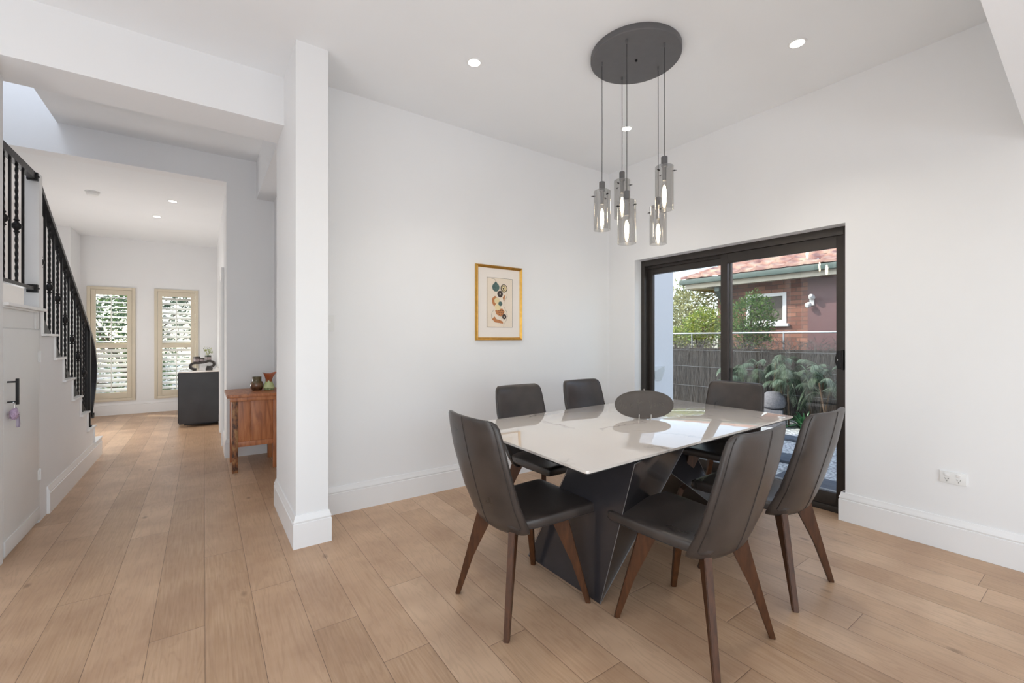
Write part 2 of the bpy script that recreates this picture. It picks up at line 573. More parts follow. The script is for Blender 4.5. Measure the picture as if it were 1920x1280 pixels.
class MB:
    def __init__(self):
        self.bm = bmesh.new()
        self.mi = 0

    def face(self, vs, smooth=False):
        try:
            f = self.bm.faces.new(vs)
            f.material_index = self.mi
            f.smooth = smooth
            return f
        except ValueError:
            return None

    def v(self, p):
        return self.bm.verts.new(p)

    def box(self, a, b, bevel=0.0, mat=None):
        x0, y0, z0 = a
        x1, y1, z1 = b
        c = [(x0, y0, z0), (x1, y0, z0), (x1, y1, z0), (x0, y1, z0), (x0, y0, z1), (x1, y0, z1), (x1, y1, z1), (x0, y1, z1)]
        if mat is not None:
            c = [mat @ Vector(p) for p in c]
        vs = [self.v(p) for p in c]
        fs = [self.face([vs[i] for i in q]) for q in ((3, 2, 1, 0), (4, 5, 6, 7), (0, 1, 5, 4), (1, 2, 6, 5), (2, 3, 7, 6), (3, 0, 4, 7))]
        if bevel > 0:
            es = list({e for f in fs for e in f.edges})
            bmesh.ops.bevel(self.bm, geom=es, offset=bevel, segments=2, profile=0.6, affect='EDGES')
        return self

    def prism(self, poly, axis, lo, hi, bevel=0.0):
        """poly: 2D points, extruded along axis ('x','y','z') from lo to hi"""
        def P(p, t):
            return {'x': (t, p[0], p[1]), 'y': (p[0], t, p[1]), 'z': (p[0], p[1], t)}[axis]
        a = [self.v(P(p, lo)) for p in poly]
        b = [self.v(P(p, hi)) for p in poly]
        fs = [self.face(list(reversed(a))), self.face(b)]
        n = len(poly)
        for i in range(n):
            fs.append(self.face([a[i], a[(i + 1) % n], b[(i + 1) % n], b[i]]))
        if bevel > 0:
            es = list({e for f in fs if f for e in f.edges})
            bmesh.ops.bevel(self.bm, geom=es, offset=bevel, segments=2, profile=0.6, affect='EDGES')
        return self

    def poly3(self, pts, thick):
        """a plate: planar 3D polygon with thickness"""
        p = [Vector(q) for q in pts]
        n = (p[1] - p[0]).cross(p[2] - p[0]).normalized() * thick / 2
        a = [self.v(q - n) for q in p]
        b = [self.v(q + n) for q in p]
        self.face(list(reversed(a)))
        self.face(b)
        m = len(p)
        for i in range(m):
            self.face([a[i], a[(i + 1) % m], b[(i + 1) % m], b[i]])
        return self

    def rings(self, rs, caps=True, smooth=True, closed=True):
        vr = [[self.v(p) for p in r] for r in rs]
        n = len(vr[0])
        for i in range(len(vr) - 1):
            for j in range(n if closed else n - 1):
                k = (j + 1) % n
                self.face([vr[i][j], vr[i][k], vr[i + 1][k], vr[i + 1][j]], smooth)
        if caps:
            self.face(list(reversed(vr[0])), smooth)
            self.face(vr[-1], smooth)
        return self

    def lathe(self, prof, loc=(0, 0, 0), seg=32, caps=True, mat=None, sx=1, sy=1):
        rs = []
        for r, z in prof:
            ring = [Vector((r * math.cos(2 * PI * i / seg) * sx, r * math.sin(2 * PI * i / seg) * sy, z)) for i in range(seg)]
            if mat is not None:
                ring = [mat @ p for p in ring]
            rs.append([p + Vector(loc) for p in ring])
        return self.rings(rs, caps)

    def tube(self, pts, r, seg=8, flat=None, twist=0.0, caps=True):
        """tube through points; r radius or list; flat=(w,h) for a rectangular bar (w across, h along up)"""
        P = [Vector(p) for p in pts]
        n = len(P)
        rs = []
        up0 = None
        for i in range(n):
            t = (P[min(i + 1, n - 1)] - P[max(i - 1, 0)]).normalized()
            if up0 is None:
                ref = Vector((0, 0, 1)) if abs(t.z) < 0.9 else Vector((1, 0, 0))
                s = t.cross(ref).normalized()
            else:
                s = (up0 - t * up0.dot(t)).normalized()
            up0 = s
            u = s.cross(t).normalized()
            a = twist * i
            s2 = s * math.cos(a) + u * math.sin(a)
            u2 = -s * math.sin(a) + u * math.cos(a)
            rr = r[i] if isinstance(r, (list, tuple)) else r
            if flat:
                w, h = flat
                k = rr
                rs.append([P[i] + s2 * (w / 2 * a_) * k + u2 * (h / 2 * b_) * k for a_, b_ in ((1, 1), (-1, 1), (-1, -1), (1, -1))])
            else:
                rs.append([P[i] + (s2 * math.cos(2 * PI * j / seg) + u2 * math.sin(2 * PI * j / seg)) * rr for j in range(seg)])
        return self.rings(rs, caps, smooth=not flat)

    def leaf(self, p, d, nrm, L, W, bend=0.0, segs=1):
        d = Vector(d).normalized()
        nrm = Vector(nrm)
        s = d.cross(nrm)
        if s.length < 1e-4:
            s = d.orthogonal()
        s.normalize()
        nrm = s.cross(d).normalized()
        p = Vector(p)
        if segs == 1:
            m = p + d * L * 0.45 + nrm * bend * L * 0.3
            self.face([self.v(p), self.v(m + s * W / 2), self.v(p + d * L), self.v(m - s * W / 2)])
        else:
            prev = [self.v(p + s * W * 0.3), self.v(p - s * W * 0.3)]
            for i in range(1, segs + 1):
                t = i / segs
                c = p + d * L * t + Vector((0, 0, -1)) * bend * L * t * t
                if i == segs:
                    self.face([prev[0], prev[1], self.v(c)])
                else:
                    w = W * (1 - 0.55 * t) / 2 * (1.15 if t < 0.6 else 1)
                    cur = [self.v(c + s * w), self.v(c - s * w)]
                    self.face([prev[0], prev[1], cur[1], cur[0]])
                    prev = cur

    def build(self, name, mats, parent=None, sharp=35, loc=None):
        me = bpy.data.meshes.new(name)
        bmesh.ops.recalc_face_normals(self.bm, faces=self.bm.faces[:]) if not getattr(self, 'norecalc', False) else None
        self.bm.to_mesh(me)
        self.bm.free()
        if not isinstance(mats, (list, tuple)):
            mats = [mats]
        for m in mats:
            me.materials.append(m)
        if sharp:
            me.set_sharp_from_angle(angle=R(sharp))
        o = bpy.data.objects.new(name, me)
        COL.objects.link(o)
        if parent is not None:
            o.parent = parent
        if loc is not None:
            o.location = loc
        return o


def tag(o, label=None, cat=None, group=None, kind=None):
    if label:
        o['label'] = label
    if cat:
        o['category'] = cat
    if group:
        o['group'] = group
    if kind:
        o['kind'] = kind
    return o


def thing(name, label, cat, loc=(0, 0, 0), rz=0.0, group=None):
    o = bpy.data.objects.new(name, None)
    o.empty_display_size = 0.1
    COL.objects.link(o)
    o.location = loc
    o.rotation_euler = (0, 0, rz)
    return tag(o, label, cat, group)


def struct(name, mb, mat, parent=None, label=None):
    o = mb.build(name, mat, parent)
    o['kind'] = 'structure'
    if label:
        o['label'] = label
    return o


def copy_tree(o, parent=None):
    c = o.copy()
    COL.objects.link(c)
    if parent is not None:
        c.parent = parent
    for ch in [x for x in bpy.data.objects if x.parent == o]:
        copy_tree(ch, c)
    return c


def interp(t, tab):
    for i in range(len(tab) - 1):
        if t <= tab[i + 1][0]:
            a, b = tab[i], tab[i + 1]
            k = (t - a[0]) / (b[0] - a[0]) if b[0] > a[0] else 0
            k = max(0, min(1, k))
            return [a[j] + (b[j] - a[j]) * k for j in range(1, len(a))]
    return list(tab[-1][1:])


def catmull(pts, sub=8):
    P = [Vector(p) for p in pts]
    out = []
    for i in range(len(P) - 1):
        p0 = P[max(i - 1, 0)]
        p1, p2 = P[i], P[i + 1]
        p3 = P[min(i + 2, len(P) - 1)]
        for k in range(sub):
            t = k / sub
            out.append(0.5 * ((2 * p1) + (-p0 + p2) * t + (2 * p0 - 5 * p1 + 4 * p2 - p3) * t * t + (-p0 + 3 * p1 - 3 * p2 + p3) * t ** 3))
    out.append(P[-1])
    return out


def sweep(mb, path, prof):
    """sweep a (distance from wall, height) profile along a 2D path, offset to its left side, mitred"""
    n = len(path)
    P = [Vector(p) for p in path]
    rs = []
    for i in range(n):
        ds = []
        if i > 0:
            ds.append((P[i] - P[i - 1]).normalized())
        if i < n - 1:
            ds.append((P[i + 1] - P[i]).normalized())
        ns = [Vector((-d.y, d.x)) for d in ds]
        if len(ns) == 2:
            m = (ns[0] + ns[1]).normalized()
            m = m / max(0.2, m.dot(ns[0]))
        else:
            m = ns[0]
        rs.append([(P[i].x + m.x * d, P[i].y + m.y * d, z) for d, z in prof])
    mb.rings(rs, caps=True, smooth=False)
    return mb


SKIRT = [(0, 0), (0.018, 0), (0.018, 0.150), (0.0135, 0.153), (0.0135, 0.158), (0.017, 0.163), (0.0165, 0.168), (0.010, 0.182), (0.008, 0.193), (0.006, 0.2), (0, 0.2)]

CEIL = 3.15
# ------------------------------------------------------------------ the room shell
# floor (its coordinates are the world's, so boards line up with the photograph)
struct('floor', MB().box((-4.2, -4.2, -0.12), (3.74, 10.1, 0.0)), M['floor'])
# dining ceiling and wall pieces
struct('ceiling_dining', MB().box((-4.2, -4.2, CEIL), (3.9, 3.9, CEIL + 0.12)), M['ceiling'])
# painting wall with the projecting nib at its left end
struct('wall_back', MB().prism([(0.466, 2.984), (0.655, 2.984), (0.655, 3.405), (3.9, 3.405), (3.9, 3.86), (0.466, 3.86)], 'z', 0, CEIL), M['wall'])
# right wall round the sliding door opening
OY0, OY1, OZ = 1.18, 3.045, 2.125
mb = MB()
mb.box((3.74, OY1, 0), (4.0, 3.9, 3.3))
mb.box((3.74, -4.2, 0), (4.0, OY0, 3.3))
mb.box((3.74, OY0, OZ), (4.0, OY1, 3.3))
struct('wall_right', mb, M['wall'])
struct('baseboard_back', sweep(MB(), [(3.74, 3.405), (0.655, 3.405), (0.655, 2.984), (0.466, 2.984), (0.466, 3.86), (0.6, 3.86)][::-1], [(-d, z) for d, z in SKIRT]), M['trim'])
struct('baseboard_right', sweep(MB(), [(3.80, 1.198), (3.74, 1.198), (3.74, -4.0)], [(-d, z) for d, z in SKIRT]), M['trim'])
struct('baseboard_corner', sweep(MB(), [(3.74, 3.40), (3.74, 3.05)], [(-d, z) for d, z in SKIRT]), M['trim'])
# bulkhead crossing overhead at the right
struct('trim_1', MB().prism([(1.2, 0.262), (3.74, 0.33), (3.74, -0.5), (1.2, -0.5)], 'z', 2.40, CEIL), M['ceiling'])
# beam between dining room and hall, and the stub wall that carries its left end
struct('trim_2', MB().box((-3.9, 3.47, 2.81), (0.466, 3.82, CEIL)), M['wall'])
struct('wall_stub', MB().box((-3.9, 3.40, 0), (-0.95, 3.765, 2.81)), M['wall'])
# void beside the stairwell: small ceiling, bulkhead over the alcove
VC = 3.28
struct('ceiling_void', MB().box((-1.1, 3.82, VC), (0.8, 5.70, VC + 0.1)), M['ceiling'])
struct('trim_3', MB().box((0.485, 3.82, 2.865), (0.66, 5.68, VC)), M['wall'])
struct('wall_alcove', MB().box((0.66, 3.86, 0), (0.86, 5.9, VC)), M['wall'])
struct('wall_alcove_back', MB().box((0.203, 5.68, 0), (0.66, 5.85, VC)), M['wall'])
struct('baseboard_alcove', sweep(MB(), [(0.203, 6.30), (0.203, 5.68), (0.66, 5.68), (0.66, 3.9)], [(d, z) for d, z in [(-a, b) for a, b in SKIRT]]), M['trim'])
# header wall across the hall at the far side of the void, running up the stairwell
struct('trim_4', MB().box((-2.1, 5.68, 3.0), (0.203, 5.85, 5.6)), M['wall'])
struct('ceiling_hall', MB().box((-2.1, 5.85, 3.0), (0.5, 10.1, 3.1)), M['ceiling'])
# right wall of the hall with its doorway
mb = MB()
mb.box((0.203, 5.85, 0), (0.35, 6.40, 3.0))
mb.box((0.203, 7.22, 0), (0.35, 10.0, 3.0))
mb.box((0.203, 6.40, 2.08), (0.35, 7.22, 3.0))
struct('wall_hall_right', mb, M['wall'])
d2 = struct('door_2', MB().box((0.235, 6.40, 0.0), (0.275, 7.22, 2.08)), M['door_white'], label='white painted hall door seen edge-on beyond the wooden side cabinet')
mb = MB()
for d, w in ((0.0, 0.0),):
    mb.box((0.183, 6.325, 0), (0.203, 6.40, 2.155))
    mb.box((0.183, 7.22, 0), (0.203, 7.295, 2.155))
    mb.box((0.183, 6.40, 2.08), (0.203, 7.22, 2.155))
    mb.box((0.173, 6.325, 0), (0.183, 6.345, 2.155))
    mb.box((0.173, 7.275, 0), (0.183, 7.295, 2.155))
struct('architrave', mb, M['trim'], d2)
# left wall of hall and stairwell, nib near the far end
struct('wall_hall_left', MB().box((-2.1, 3.765, 0), (-1.95, 10.1, 5.6)), M['wall'])
struct('wall_hall_nib', MB().box((-1.95, 9.35, 0), (-1.66, 9.95, 3.0)), M['wall'])
# stairwell sides above the dining ceiling, under a roof light
mb = MB()
mb.box((-2.1, 3.62, CEIL), (0.0, 3.82, 5.6))
mb.box((-1.1, 3.82, VC + 0.1), (-0.95, 5.68, 5.6))
struct('wall_stairwell', mb, M['wall'])
mb = MB()
mb.box((-2.1, 3.8, 5.6), (0.4, 5.85, 5.7))
struct('ceiling_stairwell', mb, M['ceiling'])
# far wall with the two window openings
FY = 9.95
W1 = (-1.577, -0.965, 0.235, 2.165)
W2 = (-0.712, -0.085, 0.235, 2.175)
mb = MB()
xs = [-2.1, W1[0], W1[1], W2[0], W2[1], 0.5]
mb.box((xs[0], FY, 0), (xs[1], FY + 0.18, 3.1))
mb.box((xs[2], FY, 0), (xs[3], FY + 0.18, 3.1))
mb.box((xs[4], FY, 0), (xs[5], FY + 0.18, 3.1))
for w in (W1, W2):
    mb.box((w[0], FY, 0), (w[1], FY + 0.18, w[2]))
    mb.box((w[0], FY, w[3]), (w[1], FY + 0.18, 3.1))
struct('wall_far', mb, M['wall'])
struct('baseboard_far', sweep(MB(), [(0.2, FY), (-1.66, FY), (-1.66, 9.35), (-1.95, 9.35), (-1.95, 6.8)], SKIRT), M['trim'])
struct('baseboard_hall_right', sweep(MB(), [(0.203, 7.295), (0.203, FY)], SKIRT), M['trim'])
# the rest of the open plan room behind the camera, open to daylight on two sides
mb = MB()
mb.box((-4.2, -4.2, 0), (-3.6, -4.0, CEIL))
mb.box((3.1, -4.2, 0), (3.74, -4.0, CEIL))
mb.box((-3.6, -4.2, 2.6), (3.1, -4.0, CEIL))
struct('wall_rear', mb, M['wall'])
mb = MB()
mb.box((-4.2, -4.2, 0), (-4.0, -3.0, CEIL))
mb.box((-4.2, 1.8, 0), (-4.0, 3.9, CEIL))
mb.box((-4.2, -3.0, 2.6), (-4.0, 1.8, CEIL))
struct('wall_left', mb, M['wall'])


# ------------------------------------------------------------------ shuttered windows
def shutter(idx, w, tilt_top, tilt_bot):
    x0, x1, z0, z1 = w
    root = thing('window_%d' % idx, ['cream framed plantation shutter window nearest the staircase, upper louvres open',
                                     'cream framed plantation shutter window behind the black cabinet'][idx - 1], 'window')
    root['kind'] = 'structure'
    del root['category']
    f = MB()
    y0, y1 = FY - 0.03, FY + 0.05
    t = 0.045
    f.box((x0, y0, z0), (x0 + t, y1, z1), 0.004)
    f.box((x1 - t, y0, z0), (x1, y1, z1), 0.004)
    f.box((x0 + t, y0, z1 - t), (x1 - t, y1, z1), 0.004)
    f.box((x0 + t, y0, z0), (x1 - t, y1, z0 + t), 0.004)
    f.build('window_frame', M['cream'], root)
    s = MB()
    a0, a1 = x0 + t + 0.003, x1 - t - 0.003
    b0, b1 = z0 + t + 0.003, z1 - t - 0.003
    st = 0.062
    mz0, mz1 = z0 + 0.895, z0 + 0.965
    ya, yb = FY - 0.022, FY + 0.012
    s.box((a0, ya, b0), (a0 + st, yb, b1), 0.003)
    s.box((a1 - st, ya, b0), (a1, yb, b1), 0.003)
    s.box((a0 + st, ya, b1 - 0.085), (a1 - st, yb, b1), 0.003)
    s.box((a0 + st, ya, b0), (a1 - st, yb, b0 + 0.10), 0.003)
    s.box((a0 + st, ya, mz0), (a1 - st, yb, mz1), 0.003)
    s.build('shutter_frame', M['cream'], root)
    for za, zb, tilt in ((b0 + 0.10, mz0, tilt_bot), (mz1, b1 - 0.085, tilt_top)):
        lv = MB()
        n = round((zb - za) / 0.087)
        for k in range(n):
            zc = za + (zb - za) * (k + 0.5) / n
            mt = Matrix.Translation((0, FY - 0.005, zc)) @ Matrix.Rotation(tilt, 4, 'X')
            pr = []
            for q in range(12):
                an = 2 * PI * q / 12
                pr.append((0.044 * math.cos(an), 0.005 * math.sin(an)))
            r0 = [mt @ Vector((a0 + st + 0.002, p[0], p[1])) for p in pr]
            r1 = [mt @ Vector((a1 - st - 0.002, p[0], p[1])) for p in pr]
            lv.rings([r0, r1], True, True)
        lv.build('louvres', M['louvre'], root)
        xm = (x0 + x1) / 2
        rod = MB().box((xm - 0.006, FY - 0.058, za + 0.03), (xm + 0.006, FY - 0.046, zb - 0.03), 0.002)
        rod.build('tilt_rod', M['louvre'], root)
    g = MB().box((x0, FY + 0.12, z0), (x1, FY + 0.126, z1))
    g.build('pane', M['glass'], root)
    g = MB()
    g.box((x0, FY + 0.105, (z0 + z1) / 2 - 0.02), (x1, FY + 0.14, (z0 + z1) / 2 + 0.02))
    g.build('glazing_bar', M['cream'], root)
    return root


shutter(1, W1, R(17), R(38))
shutter(2, W2, R(34), R(30))

# ------------------------------------------------------------------ sliding door
dr = thing('door_1', 'dark bronze aluminium sliding glass door opening on the side garden', 'door')
dr['kind'] = 'structure'
del dr['category']
XF = 3.845
mb = MB()
mb.box((XF, OY0, 0.0), (XF + 0.11, OY0 + 0.045, OZ), 0.002)
mb.box((XF, OY1 - 0.045, 0.0), (XF + 0.11, OY1, OZ), 0.002)
mb.box((XF, OY0 + 0.045, OZ - 0.06), (XF + 0.11, OY1 - 0.045, OZ), 0.002)
mb.box((XF, OY0 + 0.045, 0.0), (XF + 0.11, OY1 - 0.045, 0.045), 0.002)
mb.box((XF + 0.045, OY0 + 0.045, OZ - 0.085), (XF + 0.055, OY1 - 0.045, OZ - 0.06))
mb.build('frame', M['alu'], dr)


def sash(name, ya, yb, x, interlock_at_left):
    o = MB()
    zb, zt = 0.047, OZ - 0.062
    st = 0.062
    o.box((x, ya, zb), (x + 0.035, ya + st, zt), 0.002)
    o.box((x, yb - st, zb), (x + 0.035, yb, zt), 0.002)
    o.box((x, ya + st, zt - 0.085), (x + 0.035, yb - st, zt), 0.002)
    o.box((x, ya + st, zb), (x + 0.035, yb - st, zb + 0.095), 0.002)
    s = o.build(name, M['alu'], dr)
    g = MB().box((x + 0.014, ya + st - 0.005, zb + 0.09), (x + 0.020, yb - st + 0.005, zt - 0.08))
    g.build('pane', M['glass'], s)
    return s


s_in = sash('sliding_panel', OY0 + 0.03, 2.165, XF + 0.010, True)
s_out = sash('fixed_panel', 2.10, OY1 - 0.04, XF + 0.062, False)
# lock handle on the sliding panel
h_ = MB()
h_.prism([(1.214, 1.075), (1.262, 1.075), (1.276, 1.125), (1.276, 1.155), (1.262, 1.21), (1.214, 1.21)], 'x', XF - 0.004, XF + 0.010)
h_.build('lock_plate', M['iron'], s_in)
h_ = MB()
h_.box((XF - 0.045, 1.212, 1.068), (XF - 0.004, 1.226, 1.215), 0.003)
h_.box((XF - 0.045, 1.226, 1.075), (XF - 0.038, 1.245, 1.208), 0.002)
h_.build('pull_handle', M['iron'], s_in)
MB().lathe([(0.0, 0), (0.006, 0), (0.006, 0.003), (0.0, 0.004)], (0, 0, 0), 12, mat=Matrix.Translation((XF - 0.006, 1.256, 1.14)) @ Matrix.Rotation(R(-90), 4, 'Y')).build('keyhole', M['chrome'], s_in)
# door reveal / outer threshold slab
struct('trim_5', MB().box((3.74, OY0, -0.12), (4.05, OY1, 0.0)), M['floor'])

# ------------------------------------------------------------------ staircase
RX = -0.95
NOS = [(4.83, 1.333), (5.085, 1.148), (5.39, 0.955), (5.70, 0.763), (6.01, 0.575), (6.32, 0.385), (6.66, 0.206)]
st = thing('staircase', 'white painted staircase climbing to a landing along the hall', 'staircase', (0, 0, 0))
# carcass behind the side panel: stepped solid
prof = [(3.78, 0.0), (3.78, 1.49), (4.50, 1.49)]
prev = 1.49
for y, z in NOS:
    prof.append((prof[-1][0], z - 0.02))
    prof.append((y - 0.012, z - 0.02))
prof.append((prof[-1][0], 0.0))
pr = MB().prism(prof, 'x', RX - 0.94, RX - 0.012)
pr.build('carcass', M['door_white'], st)
# side panel
mb = MB().prism([(4.47, 0.0), (4.47, 1.49)] + prof[2:-1] + [(6.638, 0.0)], 'x', RX - 0.012, RX)
mb.build('side_panel', M['wall'], st)
# treads and risers with their projecting white edges
ys = 4.50
mb = MB()
for y, z in NOS:
    mb.box((RX - 0.95, ys - 0.0, z - 0.018), (RX + 0.022, y + 0.012, z), 0.003)
    ys = y - 0.012
mb.box((RX - 0.95, 3.775, 1.492), (RX + 0.022, 4.515, 1.512), 0.003)
mb.build('treads', M['trim'], st)
mb = MB()
ys = 4.50
zt = 1.494
for y, z in NOS:
    mb.box((RX - 0.95, ys - 0.004, z), (RX + 0.012, ys + 0.012, zt), 0.002)
    zt = z - 0.018
    ys = y - 0.012
mb.box((RX - 0.95, ys - 0.004, 0.0), (RX + 0.012, ys + 0.012, zt), 0.002)
mb.build('risers', M['trim'], st)
struct('baseboard_stair', sweep(MB(), [(RX, 4.63), (RX, 6.65), (RX - 0.6, 6.65)], [(-d, z) for d, z in SKIRT]), M['trim'])
# post standing on the landing where both balustrades end
mb = MB().box((-1.028, 4.456, 1.512), (RX, 4.535, 2.47), 0.012)
mb.build('post', M['trim'], st)
# panelling below the landing around the cupboard door
mb = MB()
mb.box((RX - 0.03, 3.765, 1.365), (RX - 0.008, 4.47, 1.49))
mb.box((RX - 0.03, 4.4465, 0.0), (RX, 4.469, 1.49))
mb.box((RX - 0.008, 3.765, 1.478), (RX + 0.004, 4.456, 1.492), 0.002)
mb.box((RX - 0.008, 4.38, 1.365), (RX, 4.456, 1.478))
mb.build('cupboard_surround', M['door_white'], st)

# cupboard door under the landing
cd = thing('cupboard_door', 'white flush cupboard door under the stair landing with black pull handle', 'door', (RX - 0.004, 4.445, 0.0))
mb = MB().box((-0.018, -0.668, 0.03), (0.004, 0.0, 1.357), 0.002)
mb.build('leaf', M['door_white'], cd)
mb = MB().box((0.004, -0.668, 0.03), (0.010, 0.0, 0.115), 0.001)
mb.build('kick_rail', M['door_white'], cd)
for z in (0.34, 1.17):
    mb = MB()
    mb.lathe([(0.006, -0.04), (0.006, 0.04)], (0.008, 0.006, z), 10)
    mb.box((0.004, -0.026, z - 0.036), (0.0065, 0.004, z + 0.036))
    mb.build('hinge', M['plastic'], cd)
mb = MB()
hy = 3.835 - 4.445
mb.box((0.038, hy - 0.006, 0.905), (0.052, hy + 0.008, 1.06), 0.002)
mb.box((0.004, hy - 0.004, 0.918), (0.040, hy + 0.004, 0.926))
mb.box((0.004, hy - 0.004, 1.036), (0.040, hy + 0.004, 1.046))
mb.build('pull_handle', M['iron'], cd)
# key charm hanging from the handle
kc = thing('key_charm', 'lilac furry key charm with wrist strap hanging from the black cupboard handle', 'key charm', (RX + 0.028, 3.835, 0.917))
mb = MB()
mb.tube([(0, 0.0, 0.012), (0.004, 0.006, 0.0), (0, 0, -0.012), (-0.004, -0.004, 0.0), (0, 0.0, 0.012)], 0.0016, 6)
mb.lathe([(0.004, 0), (0.004, -0.02)], (0, 0, -0.012), 8)
mb.build('clip', M['chrome'], kc)
random.seed(5)
mb = MB()
rs = []
for i in range(11):
    t = i / 10
    r = 0.034 * math.sin(PI * (0.06 + 0.88 * t)) ** 0.6
    rs.append([(0.55 * r * math.cos(a) * (1 + random.uniform(-.12, .12)), -0.004 + r * math.sin(a) * (1 + random.uniform(-.12, .12)), -0.034 - 0.066 * t) for a in [2 * PI * j / 18 for j in range(18)]])
mb.rings(rs)
for k in range(260):
    a = random.uniform(0, 2 * PI)
    t = random.random()
    r = 0.034 * math.sin(PI * (0.06 + 0.88 * t)) ** 0.6
    d = Vector((0.55 * math.cos(a), math.sin(a), random.uniform(-.6, .4)))
    mb.leaf((0.55 * r * math.cos(a), -0.004 + r * math.sin(a), -0.034 - 0.066 * t), d, (0, 0, 1), 0.010, 0.003)
mb.build('pompom', M['purple'], kc)
mb = MB()
lp = catmull([(0.004, 0.004, -0.03), (0.008, 0.03, -0.075), (0.008, 0.05, -0.125), (0.008, 0.045, -0.148), (0.008, 0.03, -0.152), (0.008, 0.018, -0.14), (0.008, 0.022, -0.10), (0.006, 0.014, -0.06), (0.004, 0.004, -0.03)], 5)
mb.tube(lp, 1.0, flat=(0.010, 0.002))
mb.build('wrist_strap', M['strap'], kc)


# --- iron balustrade of the lower flight
def twisted_bar(x, y, z0, z1, r=0.0075, knuckle=None):
    m_ = MB()
    n = max(6, int((z1 - z0) / 0.014))
    if not knuckle:
        m_.tube([(x, y, z0), (x, y, z1)], 1.0, flat=(2 * r * 0.9, 2 * r * 0.9))
    else:
        m_.tube([(x, y, z0 + (z1 - z0) * i / n) for i in range(n + 1)], 1.0, flat=(2 * r * 0.9, 2 * r * 0.9), twist=0.5)
    if knuckle:
        k = knuckle
        m_.lathe([(0.008, -0.045), (0.013, -0.042), (0.015, -0.036), (0.009, -0.03), (0.011, -0.024), (0.022, -0.012), (0.025, 0), (0.022, 0.012), (0.011, 0.024), (0.009, 0.03), (0.015, 0.036), (0.013, 0.042), (0.008, 0.045)], (x, y, k), 16)
    return m_


BX = -0.98
bl = thing('stair_balustrade', 'black wrought iron balustrade with twisted bars along the lower flight', 'balustrade', (0, 0, 0))
hr_pts = [(BX, 4.536, 2.402), (BX, 4.70, 2.300), (BX, 5.4, 1.882), (BX, 6.06, 1.485)]
rail = hr_pts[:3] + catmull([(BX, 6.0, 1.52), (BX, 6.20, 1.395), (BX, 6.42, 1.225), (BX, 6.54, 1.03), (BX, 6.52, 0.83), (BX, 6.40, 0.64), (BX, 6.325, 0.53), (BX, 6.34, 0.475), (BX, 6.39, 0.47), (BX, 6.40, 0.505)], 5)
mb = MB().tube(rail, 1.0, flat=(0.045, 0.036))
mb.build('handrail', M['iron'], bl)


def rail_z(y):
    return 2.300 - (y - 4.70) * (2.300 - 1.485) / (6.06 - 4.70)


def tread_z(y):
    for (yn, z) in NOS:
        if y < yn:
            return z
    return 0.0


mb = MB()
b0 = Vector((BX, 4.62, 1.42))
b1 = Vector((BX, 6.25, 0.42))
mb.tube([b0, b1], 1.0, flat=(0.012, 0.105))
mb.build('bottom_rail', M['iron'], bl)
mb = MB().box((BX - 0.022, 6.20, 0.385), (BX + 0.022, 6.244, rail_z(6.2) - 0.01), 0.003)
mb.box((BX - 0.03, 6.192, 0.385), (BX + 0.03, 6.252, 0.40), 0.002)
mb.build('newel_post', M['iron'], bl)
y = 4.61
k = 0
while y < 6.16:
    zt_, zb_ = rail_z(y) - 0.01, tread_z(y)
    kn = (zt_ + zb_) / 2 + 0.02 if k % 2 == 0 else None
    twisted_bar(BX, y, zb_, zt_, 0.0075, kn).build('baluster', M['iron'], bl)
    y += 0.118
    k += 1
# --- landing guard, between stub wall and post
gl = thing('landing_balustrade', 'short level black wrought iron guard on the landing above the cupboard door', 'balustrade', (0, 0, 0))
GX = -0.98
mb = MB().tube([(GX, 3.768, 2.44), (GX, 4.456, 2.44)], 1.0, flat=(0.035, 0.05))
mb.build('top_rail', M['iron'], gl)
mb = MB().tube([(GX, 3.768, 1.648), (GX, 4.456, 1.648)], 1.0, flat=(0.03, 0.022))
mb.build('bottom_rail', M['iron'], gl)
for z in (1.65, 2.435):
    mb = MB().box((GX - 0.028, 4.425, z - 0.028), (GX + 0.028, 4.456, z + 0.028), 0.003)
    mb.lathe([(0.006, 0), (0.006, 0.006)], (0, 0, 0), 8, mat=Matrix.Translation((GX + 0.028, 4.44, z)) @ Matrix.Rotation(R(90), 4, 'Y'))
    mb.build('bracket', M['iron'], gl)
for i, y in enumerate((3.885, 3.998, 4.118, 4.238)):
    zt_ = 2.43
    kn = 2.02 if i % 2 == 0 else None
    twisted_bar(GX, y, 1.648, zt_, 0.007, kn).build('baluster', M['iron'], gl)


# ------------------------------------------------------------------ downlights, smoke detector, electrical
DLG = 'recessed downlights'


def downlight(x, y, z, label, power=9, col=(1.0, 0.93, 0.83)):
    o = thing('downlight', label, 'ceiling light', (x, y, z), 0, DLG)
    MB().lathe([(0.040, 0.0), (0.040, -0.0035), (0.050, -0.004), (0.052, -0.001), (0.052, 0.0)], (0, 0, 0), 32, caps=False).build('bezel', M['plastic'], o)
    MB().lathe([(0.0, -0.002), (0.041, -0.002)], (0, 0, 0), 32, caps=False).build('diffuser', M['led'], o)
    l = lamp('downlight_lamp', 'SPOT', (x, y, z - 0.03), power, col, aim=(0, 0, -1), size=0.04, spot_size=R(100), spot_blend=1.0)
    return o


